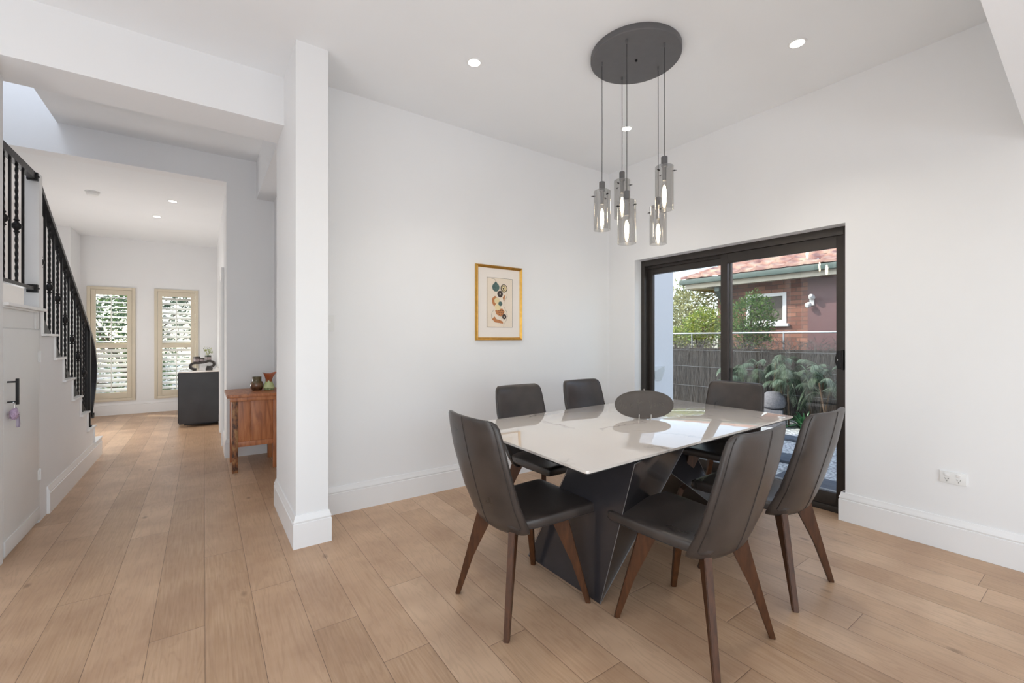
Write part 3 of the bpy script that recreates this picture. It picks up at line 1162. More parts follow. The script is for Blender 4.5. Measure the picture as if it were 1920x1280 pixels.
DL = [(1.483, 2.545, CEIL, 'recessed white downlight in the dining ceiling, left of the pendant cluster'),
      (3.043, 1.211, CEIL, 'recessed white downlight in the dining ceiling, right of the pendant canopy'),
      (3.051, 2.572, CEIL, 'recessed white downlight seen behind the pendant cords'),
      (-0.315, 6.86, 3.0, 'nearer recessed downlight in the hall ceiling, the higher of the pair'),
      (-0.535, 7.85, 3.0, 'farther recessed downlight in the hall ceiling, the lower of the pair')]
for x, y, z, lb in DL:
    downlight(x, y, z, lb, 18 if z > 3.1 else 14)
sd = thing('smoke_detector', 'round white smoke detector on the hall ceiling above the stairs', 'smoke detector', (-1.055, 6.95, 3.0))
MB().lathe([(0.066, 0), (0.066, -0.012), (0.060, -0.014)], (0, 0, 0), 32).build('base', M['plastic'], sd)
MB().lathe([(0.055, -0.014), (0.056, -0.03), (0.046, -0.042), (0.0, -0.043)], (0, 0, 0), 32).build('cover', M['plastic'], sd)
sw = thing('light_switch', 'white light switch plate on the back wall beside the projecting nib', 'switch', (0.752, 3.405, 1.41))
MB().box((-0.038, -0.009, -0.058), (0.038, 0, 0.058), 0.003).build('plate', M['plastic'], sw)
MB().box((-0.012, -0.013, -0.006), (0.012, -0.008, 0.018), 0.002).build('rocker', M['trim'], sw)
ou = thing('power_outlet', 'white double power outlet low on the right wall', 'power outlet', (3.74, 0.631, 0.448))
MB().box((-0.010, -0.0585, -0.036), (0.0, 0.0585, 0.036), 0.003).build('plate', M['plastic'], ou)
for sy in (-1, 1):
    MB().box((-0.014, sy * 0.026 - 0.010, 0.008), (-0.009, sy * 0.026 + 0.010, 0.026), 0.002).build('switch', M['trim'], ou)
    m_ = MB()
    for dy, dz, an in ((-0.007, 0.0, 30), (0.007, 0.0, -30), (0.0, -0.013, 0)):
        mt = Matrix.Translation((-0.0105, sy * 0.026 + dy, -0.008 + dz)) @ Matrix.Rotation(R(an), 4, 'X')
        m_.box((-0.0006, -0.001, -0.0042), (0.0006, 0.001, 0.0042), mat=mt)
    m_.build('socket', M['slot'], ou)

# ------------------------------------------------------------------ framed print
fp = thing('framed_print', 'gold framed abstract print with cream mat on the back wall', 'picture', (2.250, 3.405, 1.627))
W_, H_ = 0.258, 0.345
mb = MB()
for (a0, a1) in (((-W_, -H_), (W_, -H_)), ((W_, -H_), (W_, H_)), ((W_, H_), (-W_, H_)), ((-W_, H_), (-W_, -H_))):
    p0, p1 = Vector(a0), Vector(a1)

    def inn(p, d):
        return Vector((p.x - math.copysign(d, p.x), p.y - math.copysign(d, p.y)))
    pf = [(0.0, 0.0), (0.0, -0.018), (0.005, -0.026), (0.011, -0.022), (0.015, -0.027), (0.021, -0.022), (0.027, -0.014), (0.027, -0.004)]
    r0 = [(inn(p0, d).x, yy, inn(p0, d).y) for d, yy in pf]
    r1 = [(inn(p1, d).x, yy, inn(p1, d).y) for d, yy in pf]
    mb.rings([r0, r1], caps=False, smooth=False)
mb.build('frame', M['gold'], fp)
MB().box((-W_ + 0.025, -0.010, -H_ + 0.025), (W_ - 0.025, -0.004, H_ - 0.025)).build('mat', M['mat_board'], fp)
px0, px1, pz0, pz1 = -0.138, 0.146, -0.225, 0.232
prn = MB().box((px0, -0.0125, pz0), (px1, -0.010, pz1)).build('print', M['print'], fp)
mb = MB()
e_ = 0.002
for a, b in (((px0, pz0), (px1, pz0 + e_)), ((px0, pz1 - e_), (px1, pz1)), ((px0, pz0), (px0 + e_, pz1)), ((px1 - e_, pz0), (px1, pz1))):
    mb.box((a[0], -0.0132, a[1]), (b[0], -0.0125, b[1]))
mb.build('border_line', M['art_dark'], prn)


def disc(mb, cx, cz, r, y, n=28, sx=1.0, r_in=0.0, tail=None):
    pts = []
    for i in range(n):
        a = 2 * PI * i / n
        rr = r
        if tail and abs(((a - tail[0] + PI) % (2 * PI)) - PI) < 0.35:
            rr = r * (1 + tail[1] * (1 - abs(((a - tail[0] + PI) % (2 * PI)) - PI) / 0.35))
        pts.append((cx + sx * rr * math.cos(a), cz + rr * math.sin(a)))
    if r_in <= 0:
        mb.prism(pts, 'y', y - 0.0003, y)
    else:
        k = r_in / r
        inn_ = [(cx + (p[0] - cx) * k, cz + (p[1] - cz) * k) for p in pts]
        for i in range(n):
            j = (i + 1) % n
            q = [pts[i], pts[j], inn_[j], inn_[i]]
            mb.face([mb.v((p[0], y - 0.0003, p[1])) for p in q])


mt = MB()
y_ = -0.0128
mt.mi = 0
mt.prism([(-0.085, 0.04), (-0.05, 0.065), (-0.02, 0.045), (-0.035, 0.015), (-0.04, -0.01), (-0.06, -0.035), (-0.08, -0.005)], 'y', y_ - 0.0003, y_)
mt.prism([(-0.05, -0.07), (-0.01, -0.055), (0.03, -0.05), (0.055, -0.075), (0.045, -0.11), (0.01, -0.125), (-0.035, -0.105)], 'y', y_ - 0.0003, y_)
mt.prism([(-0.085, -0.15), (-0.055, -0.125), (-0.035, -0.15), (0.0, -0.155), (0.035, -0.17), (0.04, -0.19), (0.0, -0.185), (-0.05, -0.18)], 'y', y_ - 0.0003, y_)
mt.prism([(0.035, 0.055), (0.065, 0.085), (0.055, 0.035), (0.045, 0.015)], 'y', y_ - 0.0003, y_)
mt.mi = 3
disc(mt, -0.028, 0.02, 0.03, y_ - 0.0004)
disc(mt, -0.02, -0.04, 0.028, y_ - 0.0004, sx=1.2)
disc(mt, 0.045, 0.14, 0.034, y_ - 0.0002)
mt.mi = 2
disc(mt, -0.042, 0.145, 0.040, y_ - 0.0005, tail=(PI / 2, 0.45))
disc(mt, 0.008, -0.005, 0.022, y_ - 0.0006)
mt.mi = 1
disc(mt, 0.005, 0.085, 0.031, y_ - 0.0006, r_in=0.006)
disc(mt, 0.048, 0.14, 0.038, y_ - 0.0005, r_in=0.031)
disc(mt, 0.043, 0.138, 0.024, y_ - 0.0005, r_in=0.019)
disc(mt, 0.043, 0.138, 0.009, y_ - 0.0005)
disc(mt, 0.052, -0.125, 0.024, y_ - 0.0006, r_in=0.008)
disc(mt, 0.052, -0.125, 0.004, y_ - 0.0006)
for i in range(9):
    disc(mt, -0.01 + 0.022 * (i % 3) + 0.004 * (i // 3), -0.07 - 0.018 * (i // 3), 0.004, y_ - 0.0007, n=10)
for a in range(10):
    an = 2 * PI * a / 10
    mt.prism([(0.052 + 0.026 * math.cos(an), -0.125 + 0.026 * math.sin(an)), (0.052 + 0.036 * math.cos(an - .04), -0.125 + 0.036 * math.sin(an - .04)), (0.052 + 0.036 * math.cos(an + .04), -0.125 + 0.036 * math.sin(an + .04))], 'y', y_ - 0.0008, y_ - 0.0004)
mt.tube([(-0.042, y_ - 0.0005, 0.20), (-0.055, y_ - 0.0005, 0.22), (-0.09, y_ - 0.0005, 0.222)], 0.0008, 5)
mt.tube([(x, y_ - 0.0005, z) for x, z in ((0.08, 0.12), (0.085, 0.08), (0.075, 0.05), (0.05, 0.02), (0.045, -0.03), (0.08, -0.08), (0.088, -0.12), (0.075, -0.16), (0.045, -0.2), (0.045, -0.222))], 0.0008, 5)
mt.tube([(x, y_ - 0.0005, z) for x, z in ((-0.06, -0.06), (-0.085, -0.09), (-0.09, -0.12), (-0.085, -0.15))], 0.0008, 5)
mt.build('motif', [M['art_rust'], M['art_dark'], M['art_teal'], M['art_cream']], prn)

# ------------------------------------------------------------------ dining table
tb = thing('dining_table', 'rectangular dining table with glossy white marble top on a dark faceted base', 'table', (2.366, 1.911, 0))
TC = [(1.281, 1.284), (3.374, 1.366), (3.45, 2.539), (1.328, 2.46)]
cx, cy = 2.366, 1.911


def round_poly(pts, r, n=5):
    out = []
    m = len(pts)
    for i in range(m):
        p = Vector(pts[i])
        a = (Vector(pts[i - 1]) - p).normalized()
        b = (Vector(pts[(i + 1) % m]) - p).normalized()
        c = p + (a + b) * r
        s, e = p + a * r, p + b * r
        for k in range(n + 1):
            t = k / n
            out.append(((1 - t) ** 2 * s + 2 * t * (1 - t) * p + t * t * e))
    return [(q.x, q.y) for q in out]


loc_poly = [(x - cx, y - cy) for x, y in TC]
MB().prism(round_poly(loc_poly, 0.015), 'z', 0.744, 0.755, 0.0015).build('tabletop', M['marble'], tb)
ins = [(x * 0.992, y * 0.985) for x, y in loc_poly]
MB().prism(round_poly(ins, 0.015), 'z', 0.735, 0.744).build('top_backing', M['underside'], tb)
for sgn, nm in ((1, 'base_panel'), (-1, 'base_panel')):
    def pt(x, y, z):
        return Vector(((x - cx) * sgn, (y - cy - 0.01) * sgn, z))
    A = pt(1.58, 1.506, 0.0)
    Bp = pt(1.58, 2.085, 0.0)
    Cc = pt(1.58, 1.665, 0.735)
    D = pt(1.58, 1.296, 0.735)
    T = pt(2.34, 1.50, 0.735)
    m_ = MB()
    vs = [m_.v(p) for p in (A, Bp, Cc, D, T)]
    m_.face([vs[0], vs[1], vs[2], vs[3]])
    m_.face([vs[0], vs[3], vs[4]])
    m_.face([vs[1], vs[4], vs[2]])
    m_.face([vs[0], vs[4], vs[1]])
    m_.face([vs[3], vs[2], vs[4]])
    es = m_.bm.edges[:]
    bmesh.ops.bevel(m_.bm, geom=es, offset=0.0035, segments=1, affect='EDGES')
    pd_ = m_.build('pedestal', M['steel'], tb)
    for p_, q_ in ((A, D), (A, T), (Bp, T), (Bp, Cc)):  # lighter lines painted in as highlights along the bevelled edges
        MB().tube([p_ + Vector((0, 0, 0.004)) if p_.z < 0.01 else p_, q_], 0.0016, 6).build('edge_highlight', M['edge'], pd_)

# slate platter on its wire stand
ps = thing('platter_stand', 'small white wire easel under the dark oval platter on the table', 'stand', (2.435, 1.905, 0.755), R(-35.2))
for sx in (-0.04, 0.04):
    MB().tube([(sx, -0.030, 0.034), (sx, -0.027, 0.0035), (sx, 0.075, 0.0035), (sx * 0.6, 0.036, 0.115), (sx * 0.35, 0.046, 0.197)], 0.0028, 8).build('wire', M['acrylic'], ps)
MB().tube([(-0.04, 0.03, 0.0035), (0.04, 0.03, 0.0035)], 0.0025, 8).build('cross_wire', M['acrylic'], ps)
pl = thing('oval_platter', 'dark grey oval platter with faint scratched script standing on the marble table', 'platter', (2.435, 1.905, 0.755), R(-35.2))
mb = MB()
rings_ = []
tl = R(10)
for k, (s, yy) in enumerate(((0.0, -0.004), (0.75, -0.004), (0.9, -0.006), (0.985, -0.010), (1.0, -0.006), (0.99, 0.0), (0.8, 0.006), (0.0, 0.006))):
    if s == 0:
        s = 0.001
    rr = []
    for i in range(64):
        a = 2 * PI * i / 64
        ex = math.copysign(abs(math.cos(a)) ** 0.88, math.cos(a)) * 0.199 * s
        ez = math.copysign(abs(math.sin(a)) ** 0.92, math.sin(a)) * 0.094 * s
        rr.append(Vector((ex, yy * math.cos(tl) + ez * math.sin(tl), ez * math.cos(tl) - yy * math.sin(tl) + 0.0975)))
    rings_.append(rr)
mb.rings(rings_).build('plate', M['slate'], pl)


def onplate(x, z):
    return (x, -0.0050 * math.cos(tl) + z * math.sin(tl), z * math.cos(tl) + 0.0050 * math.sin(tl) + 0.0975)


strokes = [
    [(-0.178, -0.005), (-0.172, 0.012), (-0.158, 0.03), (-0.155, 0.01), (-0.148, -0.03)], [(-0.178, -0.005), (-0.176, -0.028), (-0.165, -0.03), (-0.158, 0.0)],
    [(-0.14, 0.0), (-0.138, -0.02), (-0.130, -0.028), (-0.124, 0.0), (-0.120, -0.03)], [(-0.098, 0.005), (-0.093, -0.022), (-0.083, 0.004), (-0.078, -0.012)],
    [(-0.040, 0.035), (-0.038, 0.0), (-0.034, -0.038)], [(-0.048, 0.018), (-0.032, 0.012), (-0.012, 0.022), (0.008, 0.022)], [(-0.042, 0.0), (-0.02, 0.012), (0.0, 0.018)],
    [(0.034, 0.028), (0.044, -0.030)], [(0.056, 0.042), (0.052, 0.0), (0.044, -0.030)],
    [(0.066, 0.0), (0.074, 0.010), (0.080, 0.0), (0.072, -0.012), (0.066, 0.0)], [(0.088, 0.004), (0.092, -0.012), (0.100, -0.002), (0.105, 0.006), (0.112, 0.0)],
    [(0.118, 0.0), (0.126, 0.008), (0.130, -0.002), (0.124, -0.012), (0.132, -0.012)], [(0.146, 0.030), (0.142, 0.0), (0.136, -0.02), (0.128, -0.028)], [(0.10, 0.022), (0.14, 0.022)]]
for s in strokes:
    MB().tube([onplate(q.x, q.y) for q in catmull([Vector((a, b, 0)) for a, b in s], 3)], 0.0007, 5).build('scratched_stroke', M['scratch'], pl)

# ------------------------------------------------------------------ dining chairs (facing local +x)
BK = [  # z, centre outer x, side outer x, half width, thickness
    (0.400, -0.150, -0.105, 0.168, 0.040), (0.408, -0.180, -0.122, 0.186, 0.056), (0.425, -0.196, -0.138, 0.199, 0.066), (0.48, -0.220, -0.166, 0.212, 0.062),
    (0.56, -0.246, -0.204, 0.222, 0.054), (0.66, -0.274, -0.236, 0.228, 0.048), (0.76, -0.302, -0.266, 0.228, 0.046),
    (0.86, -0.324, -0.288, 0.222, 0.044), (0.91, -0.334, -0.298, 0.214, 0.040), (0.932, -0.338, -0.304, 0.204, 0.034), (0.943, -0.338, -0.308, 0.190, 0.022), (0.946, -0.334, -0.312, 0.180, 0.010)]


def back_pt(z, u, side, grow=0.0):
    co, so, w, t = interp(z, BK)
    x = co + (so - co) * abs(u) ** 2.4
    edge = max(0.0, 1 - abs(u) ** 12) ** 0.5
    if side > 0:
        x = x + t * 0.5 + t * 0.5 * edge
    else:
        x = x + t * 0.5 - t * 0.5 * edge - grow
    return Vector((x, u * w, z))


def make_chair():
    root = thing('dining_chair', 'x', 'chair')
    mb = MB()
    nu = 16
    zs = []
    for i in range(len(BK) - 1):
        a, b = BK[i][0], BK[i + 1][0]
        k = max(1, int((b - a) / 0.02))
        zs += [a + (b - a) * j / k for j in range(k)]
    zs.append(BK[-1][0])
    rs = []
    us = [math.sin(PI / 2 * (-1 + 2 * i / nu)) for i in range(nu + 1)]
    for z in zs:
        rs.append([back_pt(z, u, -1) for u in us] + [back_pt(z, u, 1) for u in reversed(us[1:-1])])
    bo = mb.rings(rs).build('backrest', M['leather'], root, sharp=60)
    sm = MB()
    sm.tube([back_pt(z, 0.0, -1, 0.0003) for z in zs[2:-1]] + [back_pt(0.94, 0, -1), back_pt(0.946, 0, 1)], 0.0022, 6)
    for s in (-1, 1):
        sm.tube([back_pt(z, 0.955 * s, -1, 0.0005) for z in zs[3:-2]], 0.0022, 6)
        sm.tube([back_pt(z, 0.97 * s, 1) for z in zs[6:-2]], 0.0022, 6)
    sm.build('seam', M['stitch'], bo, sharp=60)
    # seat cushion
    ST = [(-0.185, 0.150, 0.452, 0.470), (-0.175, 0.172, 0.440, 0.479), (-0.15, 0.190, 0.432, 0.482), (-0.05, 0.208, 0.428, 0.485), (0.08, 0.220, 0.428, 0.489), (0.20, 0.227, 0.432, 0.490),
          (0.270, 0.229, 0.431, 0.490), (0.292, 0.227, 0.433, 0.488), (0.303, 0.222, 0.438, 0.482), (0.308, 0.213, 0.447, 0.473)]
    rs = []
    nn = 10
    xs = []
    for i in range(len(ST) - 1):
        k = max(1, int((ST[i + 1][0] - ST[i][0]) / 0.03))
        xs += [ST[i][0] + (ST[i + 1][0] - ST[i][0]) * j / k for j in range(k)]
    xs.append(ST[-1][0])
    for x in xs:
        w, z0, z1 = interp(x, ST)
        ring = []
        zc, hz = (z0 + z1) / 2, (z1 - z0) / 2
        m = 48
        for j in range(m):
            a = 2 * PI * j / m
            yy = math.copysign(abs(math.cos(a)) ** 0.27, math.cos(a)) * w
            zz = math.copysign(abs(math.sin(a)) ** 0.27, math.sin(a)) * hz
            dip = -0.006 * (1 - (yy / w) ** 2) * max(0, 1 - ((x - 0.05) / 0.22) ** 2) if zz > 0 else 0
            ring.append((x, yy, zc + zz + dip))
        rs.append(ring)
    so = MB().rings(rs).build('seat', M['leather'], root, sharp=60)
    sm = MB()
    for s in (-1, 1):
        sm.tube([(x, s * (interp(x, ST)[0] - 0.0005), interp(x, ST)[1] + 0.012) for x in xs[2:-1]], 0.002, 6)
    sm.tube([(0.3055, y, 0.452) for y in [-0.195 + 0.39 * j / 12 for j in range(13)]], 0.002, 6)
    sm.build('seam', M['stitch'], so, sharp=60)
    # four legs: flat boards along the diagonals, joined to a crossed underframe
    cr = MB()
    for sx in (-1, 1):
        for sy in (-1, 1):
            foot = Vector((0.253 * sx, 0.228 * sy, 0)) + Vector((0.005, 0, 0))
            dgn = Vector((foot.x, foot.y, 0))
            L = dgn.length
            dgn.normalize()
            prp = Vector((-dgn.y, dgn.x, 0))
            out = [(L, 0.0), (L - 0.024, 0.0), (L - 0.095, 0.20), (L - 0.165, 0.345), (L - 0.185, 0.385), (L - 0.20, 0.428), (L - 0.115, 0.428)]
            m_ = MB()
            th = 0.0155
            a = [m_.v(dgn * s + prp * th * (1 if z > 0.1 else 0.85) + Vector((0, 0, z))) for s, z in out]
            b = [m_.v(dgn * s - prp * th * (1 if z > 0.1 else 0.85) + Vector((0, 0, z))) for s, z in out]
            m_.face(a)
            m_.face(list(reversed(b)))
            n = len(out)
            for i in range(n):
                m_.face([a[i], b[i], b[(i + 1) % n], a[(i + 1) % n]])
            bmesh.ops.bevel(m_.bm, geom=m_.bm.edges[:], offset=0.003, segments=2, affect='EDGES')
            m_.build('leg', M['legwood'], root)
            a0 = dgn * (L - 0.19)
            mt = Matrix.Translation(a0 / 2 + Vector((0, 0, 0.407))) @ Matrix.Rotation(math.atan2(dgn.y, dgn.x), 4, 'Z')
            cr.box((-(L - 0.19) / 2 - 0.01, -0.0145, -0.021), ((L - 0.19) / 2, 0.0145, 0.021), mat=mt)
    cr.build('cross_frame', M['legwood'], root)
    return root


CH = [  # x, y, facing angle, label
    (1.300, 1.765, 0.0, 'dark leather dining chair at the left end of the marble table, back to the hall'),
    (1.797, 1.140, 90.0, 'dark leather dining chair on the near side of the table, nearest the camera'),
    (2.520, 1.165, 90.5, 'dark leather dining chair on the near side of the table, beside the sliding door jamb'),
    (1.965, 2.40, -87.5, 'dark leather dining chair on the wall side of the table, under the gold framed print'),
    (2.650, 2.43, -88.5, 'dark leather dining chair on the wall side of the table, behind the oval platter'),
    (3.240, 1.83, 184.5, 'dark leather dining chair at the far end of the table, back to the sliding door')]
proto = make_chair()
for i, (x, y, a, lb) in enumerate(CH):
    o = proto if i == 0 else copy_tree(proto)
    o.location = (x, y, 0)
    o.rotation_euler = (0, 0, R(a))
    tag(o, lb, 'chair', 'dining chairs round the marble table')

# ------------------------------------------------------------------ pendant cluster
pc = thing('pendant_light', 'cluster pendant with round charcoal canopy and five smoked glass cylinders over the table', 'ceiling light', (2.29, 1.86, CEIL))
PX, PY = 2.29, 1.86
MB().lathe([(0.0, 0.0), (0.283, 0.0), (0.285, -0.004), (0.285, -0.036), (0.281, -0.040), (0.0, -0.0402)], (0, 0, 0), 72).build('canopy', M['matte_black'], pc)
MB().lathe([(0.008, -0.04), (0.008, -0.046), (0.004, -0.052), (0.0, -0.052)], (0.01, 0.0, 0), 14).build('fixing_screw', M['iron'], pc)
PEND = [(2.137, 2.006, 2.267, 2.010, 20), (2.372, 2.040, 2.395, 2.135, 75), (2.097, 1.767, 2.133, 1.874, 35), (2.476, 1.822, 2.180, 1.928, 110), (2.310, 1.655, 2.355, 2.088, 60)]
for x, y, zt_, zb_, rot in PEND:
    lx, ly = x - PX, y - PY
    zt_ -= CEIL
    zb_ -= CEIL
    cap = MB().lathe([(0.0, zt_ + 0.058), (0.0175, zt_ + 0.058), (0.019, zt_ + 0.056), (0.019, zt_ - 0.002), (0.012, zt_ - 0.006), (0.012, zt_ - 0.088), (0.0, zt_ - 0.088)], (lx, ly, 0), 24).build('lamp_holder', M['matte_black'], pc)
    MB().tube([(lx, ly, -0.04), (lx + 0.001, ly, (zt_ - 0.04) / 2), (lx, ly, zt_ + 0.056)], 0.0020, 8).build('cord', M['cable'], pc)
    MB().lathe([(0.006, -0.04), (0.006, -0.062), (0.003, -0.066)], (lx, ly, 0), 12).build('cord_grip', M['matte_black'], pc)
    sh = MB()
    sh.lathe([(0.020, zt_), (0.050, zt_), (0.0545, zt_ - 0.004), (0.0545, zb_), (0.0535, zb_ - 0.001), (0.0525, zb_)], (lx, ly, 0), 48, caps=False)
    sh.build('glass_shade', M['smoke'], pc)
    for j in range(3):
        a = R(rot + 120 * j)
        mt = Matrix.Translation((lx, ly, zt_ - 0.035)) @ Matrix.Rotation(a, 4, 'Z') @ Matrix.Rotation(R(90), 4, 'Y')
        MB().lathe([(0.0025, 0.044), (0.0025, 0.057), (0.0055, 0.057), (0.0055, 0.060), (0.002, 0.061), (0.002, 0.070)], (0, 0, 0), 10, mat=mt).build('thumb_screw', M['iron'], pc)
    zb0 = zt_ - 0.098
    bulb = MB().lathe([(0.012, zb0 + 0.012), (0.013, zb0), (0.017, zb0 - 0.03), (0.0225, zb0 - 0.07), (0.021, zb0 - 0.10), (0.015, zb0 - 0.13), (0.007, zb0 - 0.145), (0.0, zb0 - 0.148)], (lx, ly, 0), 20).build('bulb', M['bulbglass'], pc)
    fl = MB()
    fl.tube([(lx, ly, zb0 - 0.02), (lx, ly, zb0 - 0.05), (lx, ly, zb0 - 0.09), (lx, ly, zb0 - 0.125)], [0.004, 0.012, 0.013, 0.005], 10)
    fl.build('filament', M['filament'], bulb)
    lamp('pendant_lamp', 'POINT', (x, y, CEIL + zb0 - 0.075), 4.8, (1, 0.86, 0.7), size=0.012)

# ------------------------------------------------------------------ wooden side cabinet and its pots
wc = thing('side_cabinet', 'antique reddish wooden side cabinet with carved worn front post in the hall alcove', 'cabinet', (0.413, 5.23, 0))
x0, x1, y0, y1 = -0.190, 0.205, -0.255, 0.255


def post(x, y, mat, nm='leg', w=0.048):
    m_ = MB()
    z = [0, 0.02, 0.06, 0.3, 0.69]
    m_.box((x - w / 2, y - w / 2, 0), (x + w / 2, y + w / 2, 0.69), 0.003)
    return m_.build(nm, mat, wc)


post(x0 + 0.024, y0 + 0.024, M['worn'])
post(x1 - 0.024, y0 + 0.024, M['elm'])
post(x0 + 0.024, y1 - 0.024, M['elm'])
post(x1 - 0.024, y1 - 0.024, M['elm'])
MB().box((x0 - 0.045, y0 - 0.035, 0.728), (x1 + 0.035, y1 + 0.03, 0.758), 0.005).build('top', M['elm'], wc)
MB().box((x0 - 0.02, y0 - 0.018, 0.690), (x1 + 0.015, y1 + 0.01, 0.728), 0.006).build('cornice', M['elm'], wc)
MB().box((x0 + 0.045, y0 + 0.006, 0.245), (x1 - 0.045, y0 + 0.03, 0.295), 0.003).build('lower_rail', M['elm'], wc)
mb = MB()
mb.box((x0 + 0.048, y0 + 0.014, 0.295), (x0 + 0.155, y0 + 0.026, 0.69), 0.002)
mb.box((x0 + 0.157, y0 + 0.014, 0.295), (x1 - 0.048, y0 + 0.026, 0.69), 0.002)
mb.build('end_panel', M['elm'], wc)
MB().box((x0 + 0.006, y0 + 0.048, 0.25), (x0 + 0.022, y1 - 0.048, 0.69), 0.002).build('front_panel', M['elm'], wc)
MB().box((x1 - 0.022, y0 + 0.048, 0.25), (x1 - 0.006, y1 - 0.048, 0.69), 0.002).build('back_panel', M['elm'], wc)
MB().box((x0 + 0.02, y0 + 0.02, 0.25), (x1 - 0.02, y1 - 0.02, 0.27)).build('shelf', M['elm'], wc)

jr = MB().lathe([(0.0, 0.004), (0.036, 0.004), (0.036, 0.0), (0.042, 0.0), (0.056, 0.02), (0.062, 0.045), (0.060, 0.07), (0.048, 0.092), (0.042, 0.096), (0.043, 0.135), (0.045, 0.140), (0.040, 0.140), (0.038, 0.10), (0.0, 0.03)], (0, 0, 0), 36, caps=False).build('lidded_jar', M['jar_glaze'], None, loc=(0.455, 5.28, 0.758))
tag(jr, 'squat brown glazed pottery jar standing left of the green vase on the wooden cabinet', 'jar')
vm = MB()
rs = []
for r, z, wv in ((0.042, 0.0, 0), (0.046, 0.004, 0), (0.044, 0.014, 0), (0.056, 0.022, 0), (0.052, 0.034, 0), (0.034, 0.085, 0), (0.030, 0.105, 0.0), (0.040, 0.135, 0.05), (0.056, 0.165, 0.12), (0.066, 0.180, 0.18), (0.063, 0.180, 0.18), (0.037, 0.135, 0.05), (0.026, 0.105, 0), (0.028, 0.05, 0), (0.002, 0.03, 0)):
    rs.append([(r * (1 + wv * math.cos(3 * a)) * math.cos(a), r * (1 + wv * math.cos(3 * a)) * math.sin(a), z + 0.05 * wv * math.cos(2 * a)) for a in [2 * PI * j / 36 for j in range(36)]])
vm.rings(rs, caps=True)
vo_ = vm.build('pottery_vase', M['vase_glaze'], None, loc=(0.560, 5.235, 0.758))
tag(vo_, 'green and rust drip glazed flared vase at the right end of the wooden cabinet', 'vase')
# dark wall ornament in the alcove
wo_ = thing('wall_ornament', 'slender dark metal figure hung on the alcove wall above the wooden cabinet', 'ornament', (0.66, 4.94, 1.36))
m_ = MB()
m_.tube([(-0.020, 0.0, 0.0), (-0.028, 0.004, 0.10), (-0.024, 0.0, 0.22), (-0.034, -0.004, 0.33), (-0.022, 0.0, 0.42)], [0.004, 0.010, 0.006, 0.014, 0.004], 10)
m_.build('body', M['iron'], wo_)
m_ = MB()
m_.prism([(-0.045, 0.455), (-0.005, 0.435), (-0.005, 0.48), (-0.018, 0.47)], 'y', -0.008, 0.008)
m_.tube([(-0.004, 0, 0.46), (-0.02, 0, 0.44), (-0.022, 0, 0.41)], 0.003, 6)
m_.build('head', M['iron'], wo_)

# ------------------------------------------------------------------ black cabinet in the hall
bc = thing('black_cabinet', 'black floating-look cabinet with white marble top in the front hall', 'cabinet', (-0.041, 8.75, 0))
MB().box((-0.252, -0.84, 0.055), (0.242, 0.84, 0.800), 0.002).build('body', M['blackcab'], bc)
MB().box((-0.20, -0.60, 0.0), (0.22, 0.80, 0.055)).build('plinth', M['underside'], bc)
MB().box((-0.256, -0.85, 0.800), (0.242, 0.84, 0.818), 0.002).build('top', M['marble'], bc)
for k in range(3):
    MB().box((-0.266, -0.81 + 0.545 * k, 0.07), (-0.252, -0.28 + 0.545 * k, 0.79), 0.002).build('door', M['blackcab'], bc)

cs = thing('candle_stand', 'dark bronze arched stand with two round ends on the black cabinet', 'stand', (-0.015, 8.10, 0.818), R(-8))
m_ = MB()
arch = [(-0.075, 0, 0.016), (-0.11, 0, 0.020), (-0.145, 0, 0.045), (-0.142, 0, 0.085), (-0.105, 0, 0.108), (-0.04, 0, 0.112), (0.03, 0, 0.120), (0.09, 0, 0.135), (0.135, 0, 0.120), (0.148, 0, 0.085), (0.125, 0, 0.055), (0.085, 0, 0.046), (0.055, 0, 0.05)]
m_.tube(catmull([(a, b, c - 0.0) for a, b, c in arch], 5), 1.0, flat=(0.075, 0.032))
m_.build('arch', M['bronze'], cs)
MB().box((0.045, -0.042, 0.0), (0.125, 0.042, 0.032), 0.004).build('foot', M['bronze'], cs)
CPS = [(-0.070, 0.042, 0.124, 0.080, 'dark lace-banded candle cup at the left end of the bronze arch stand'),
       (-0.005, 0.030, 0.129, 0.055, 'small dark lace-banded candle cup, lowest, in the middle of the bronze arch stand'),
       (0.070, 0.040, 0.145, 0.078, None)]
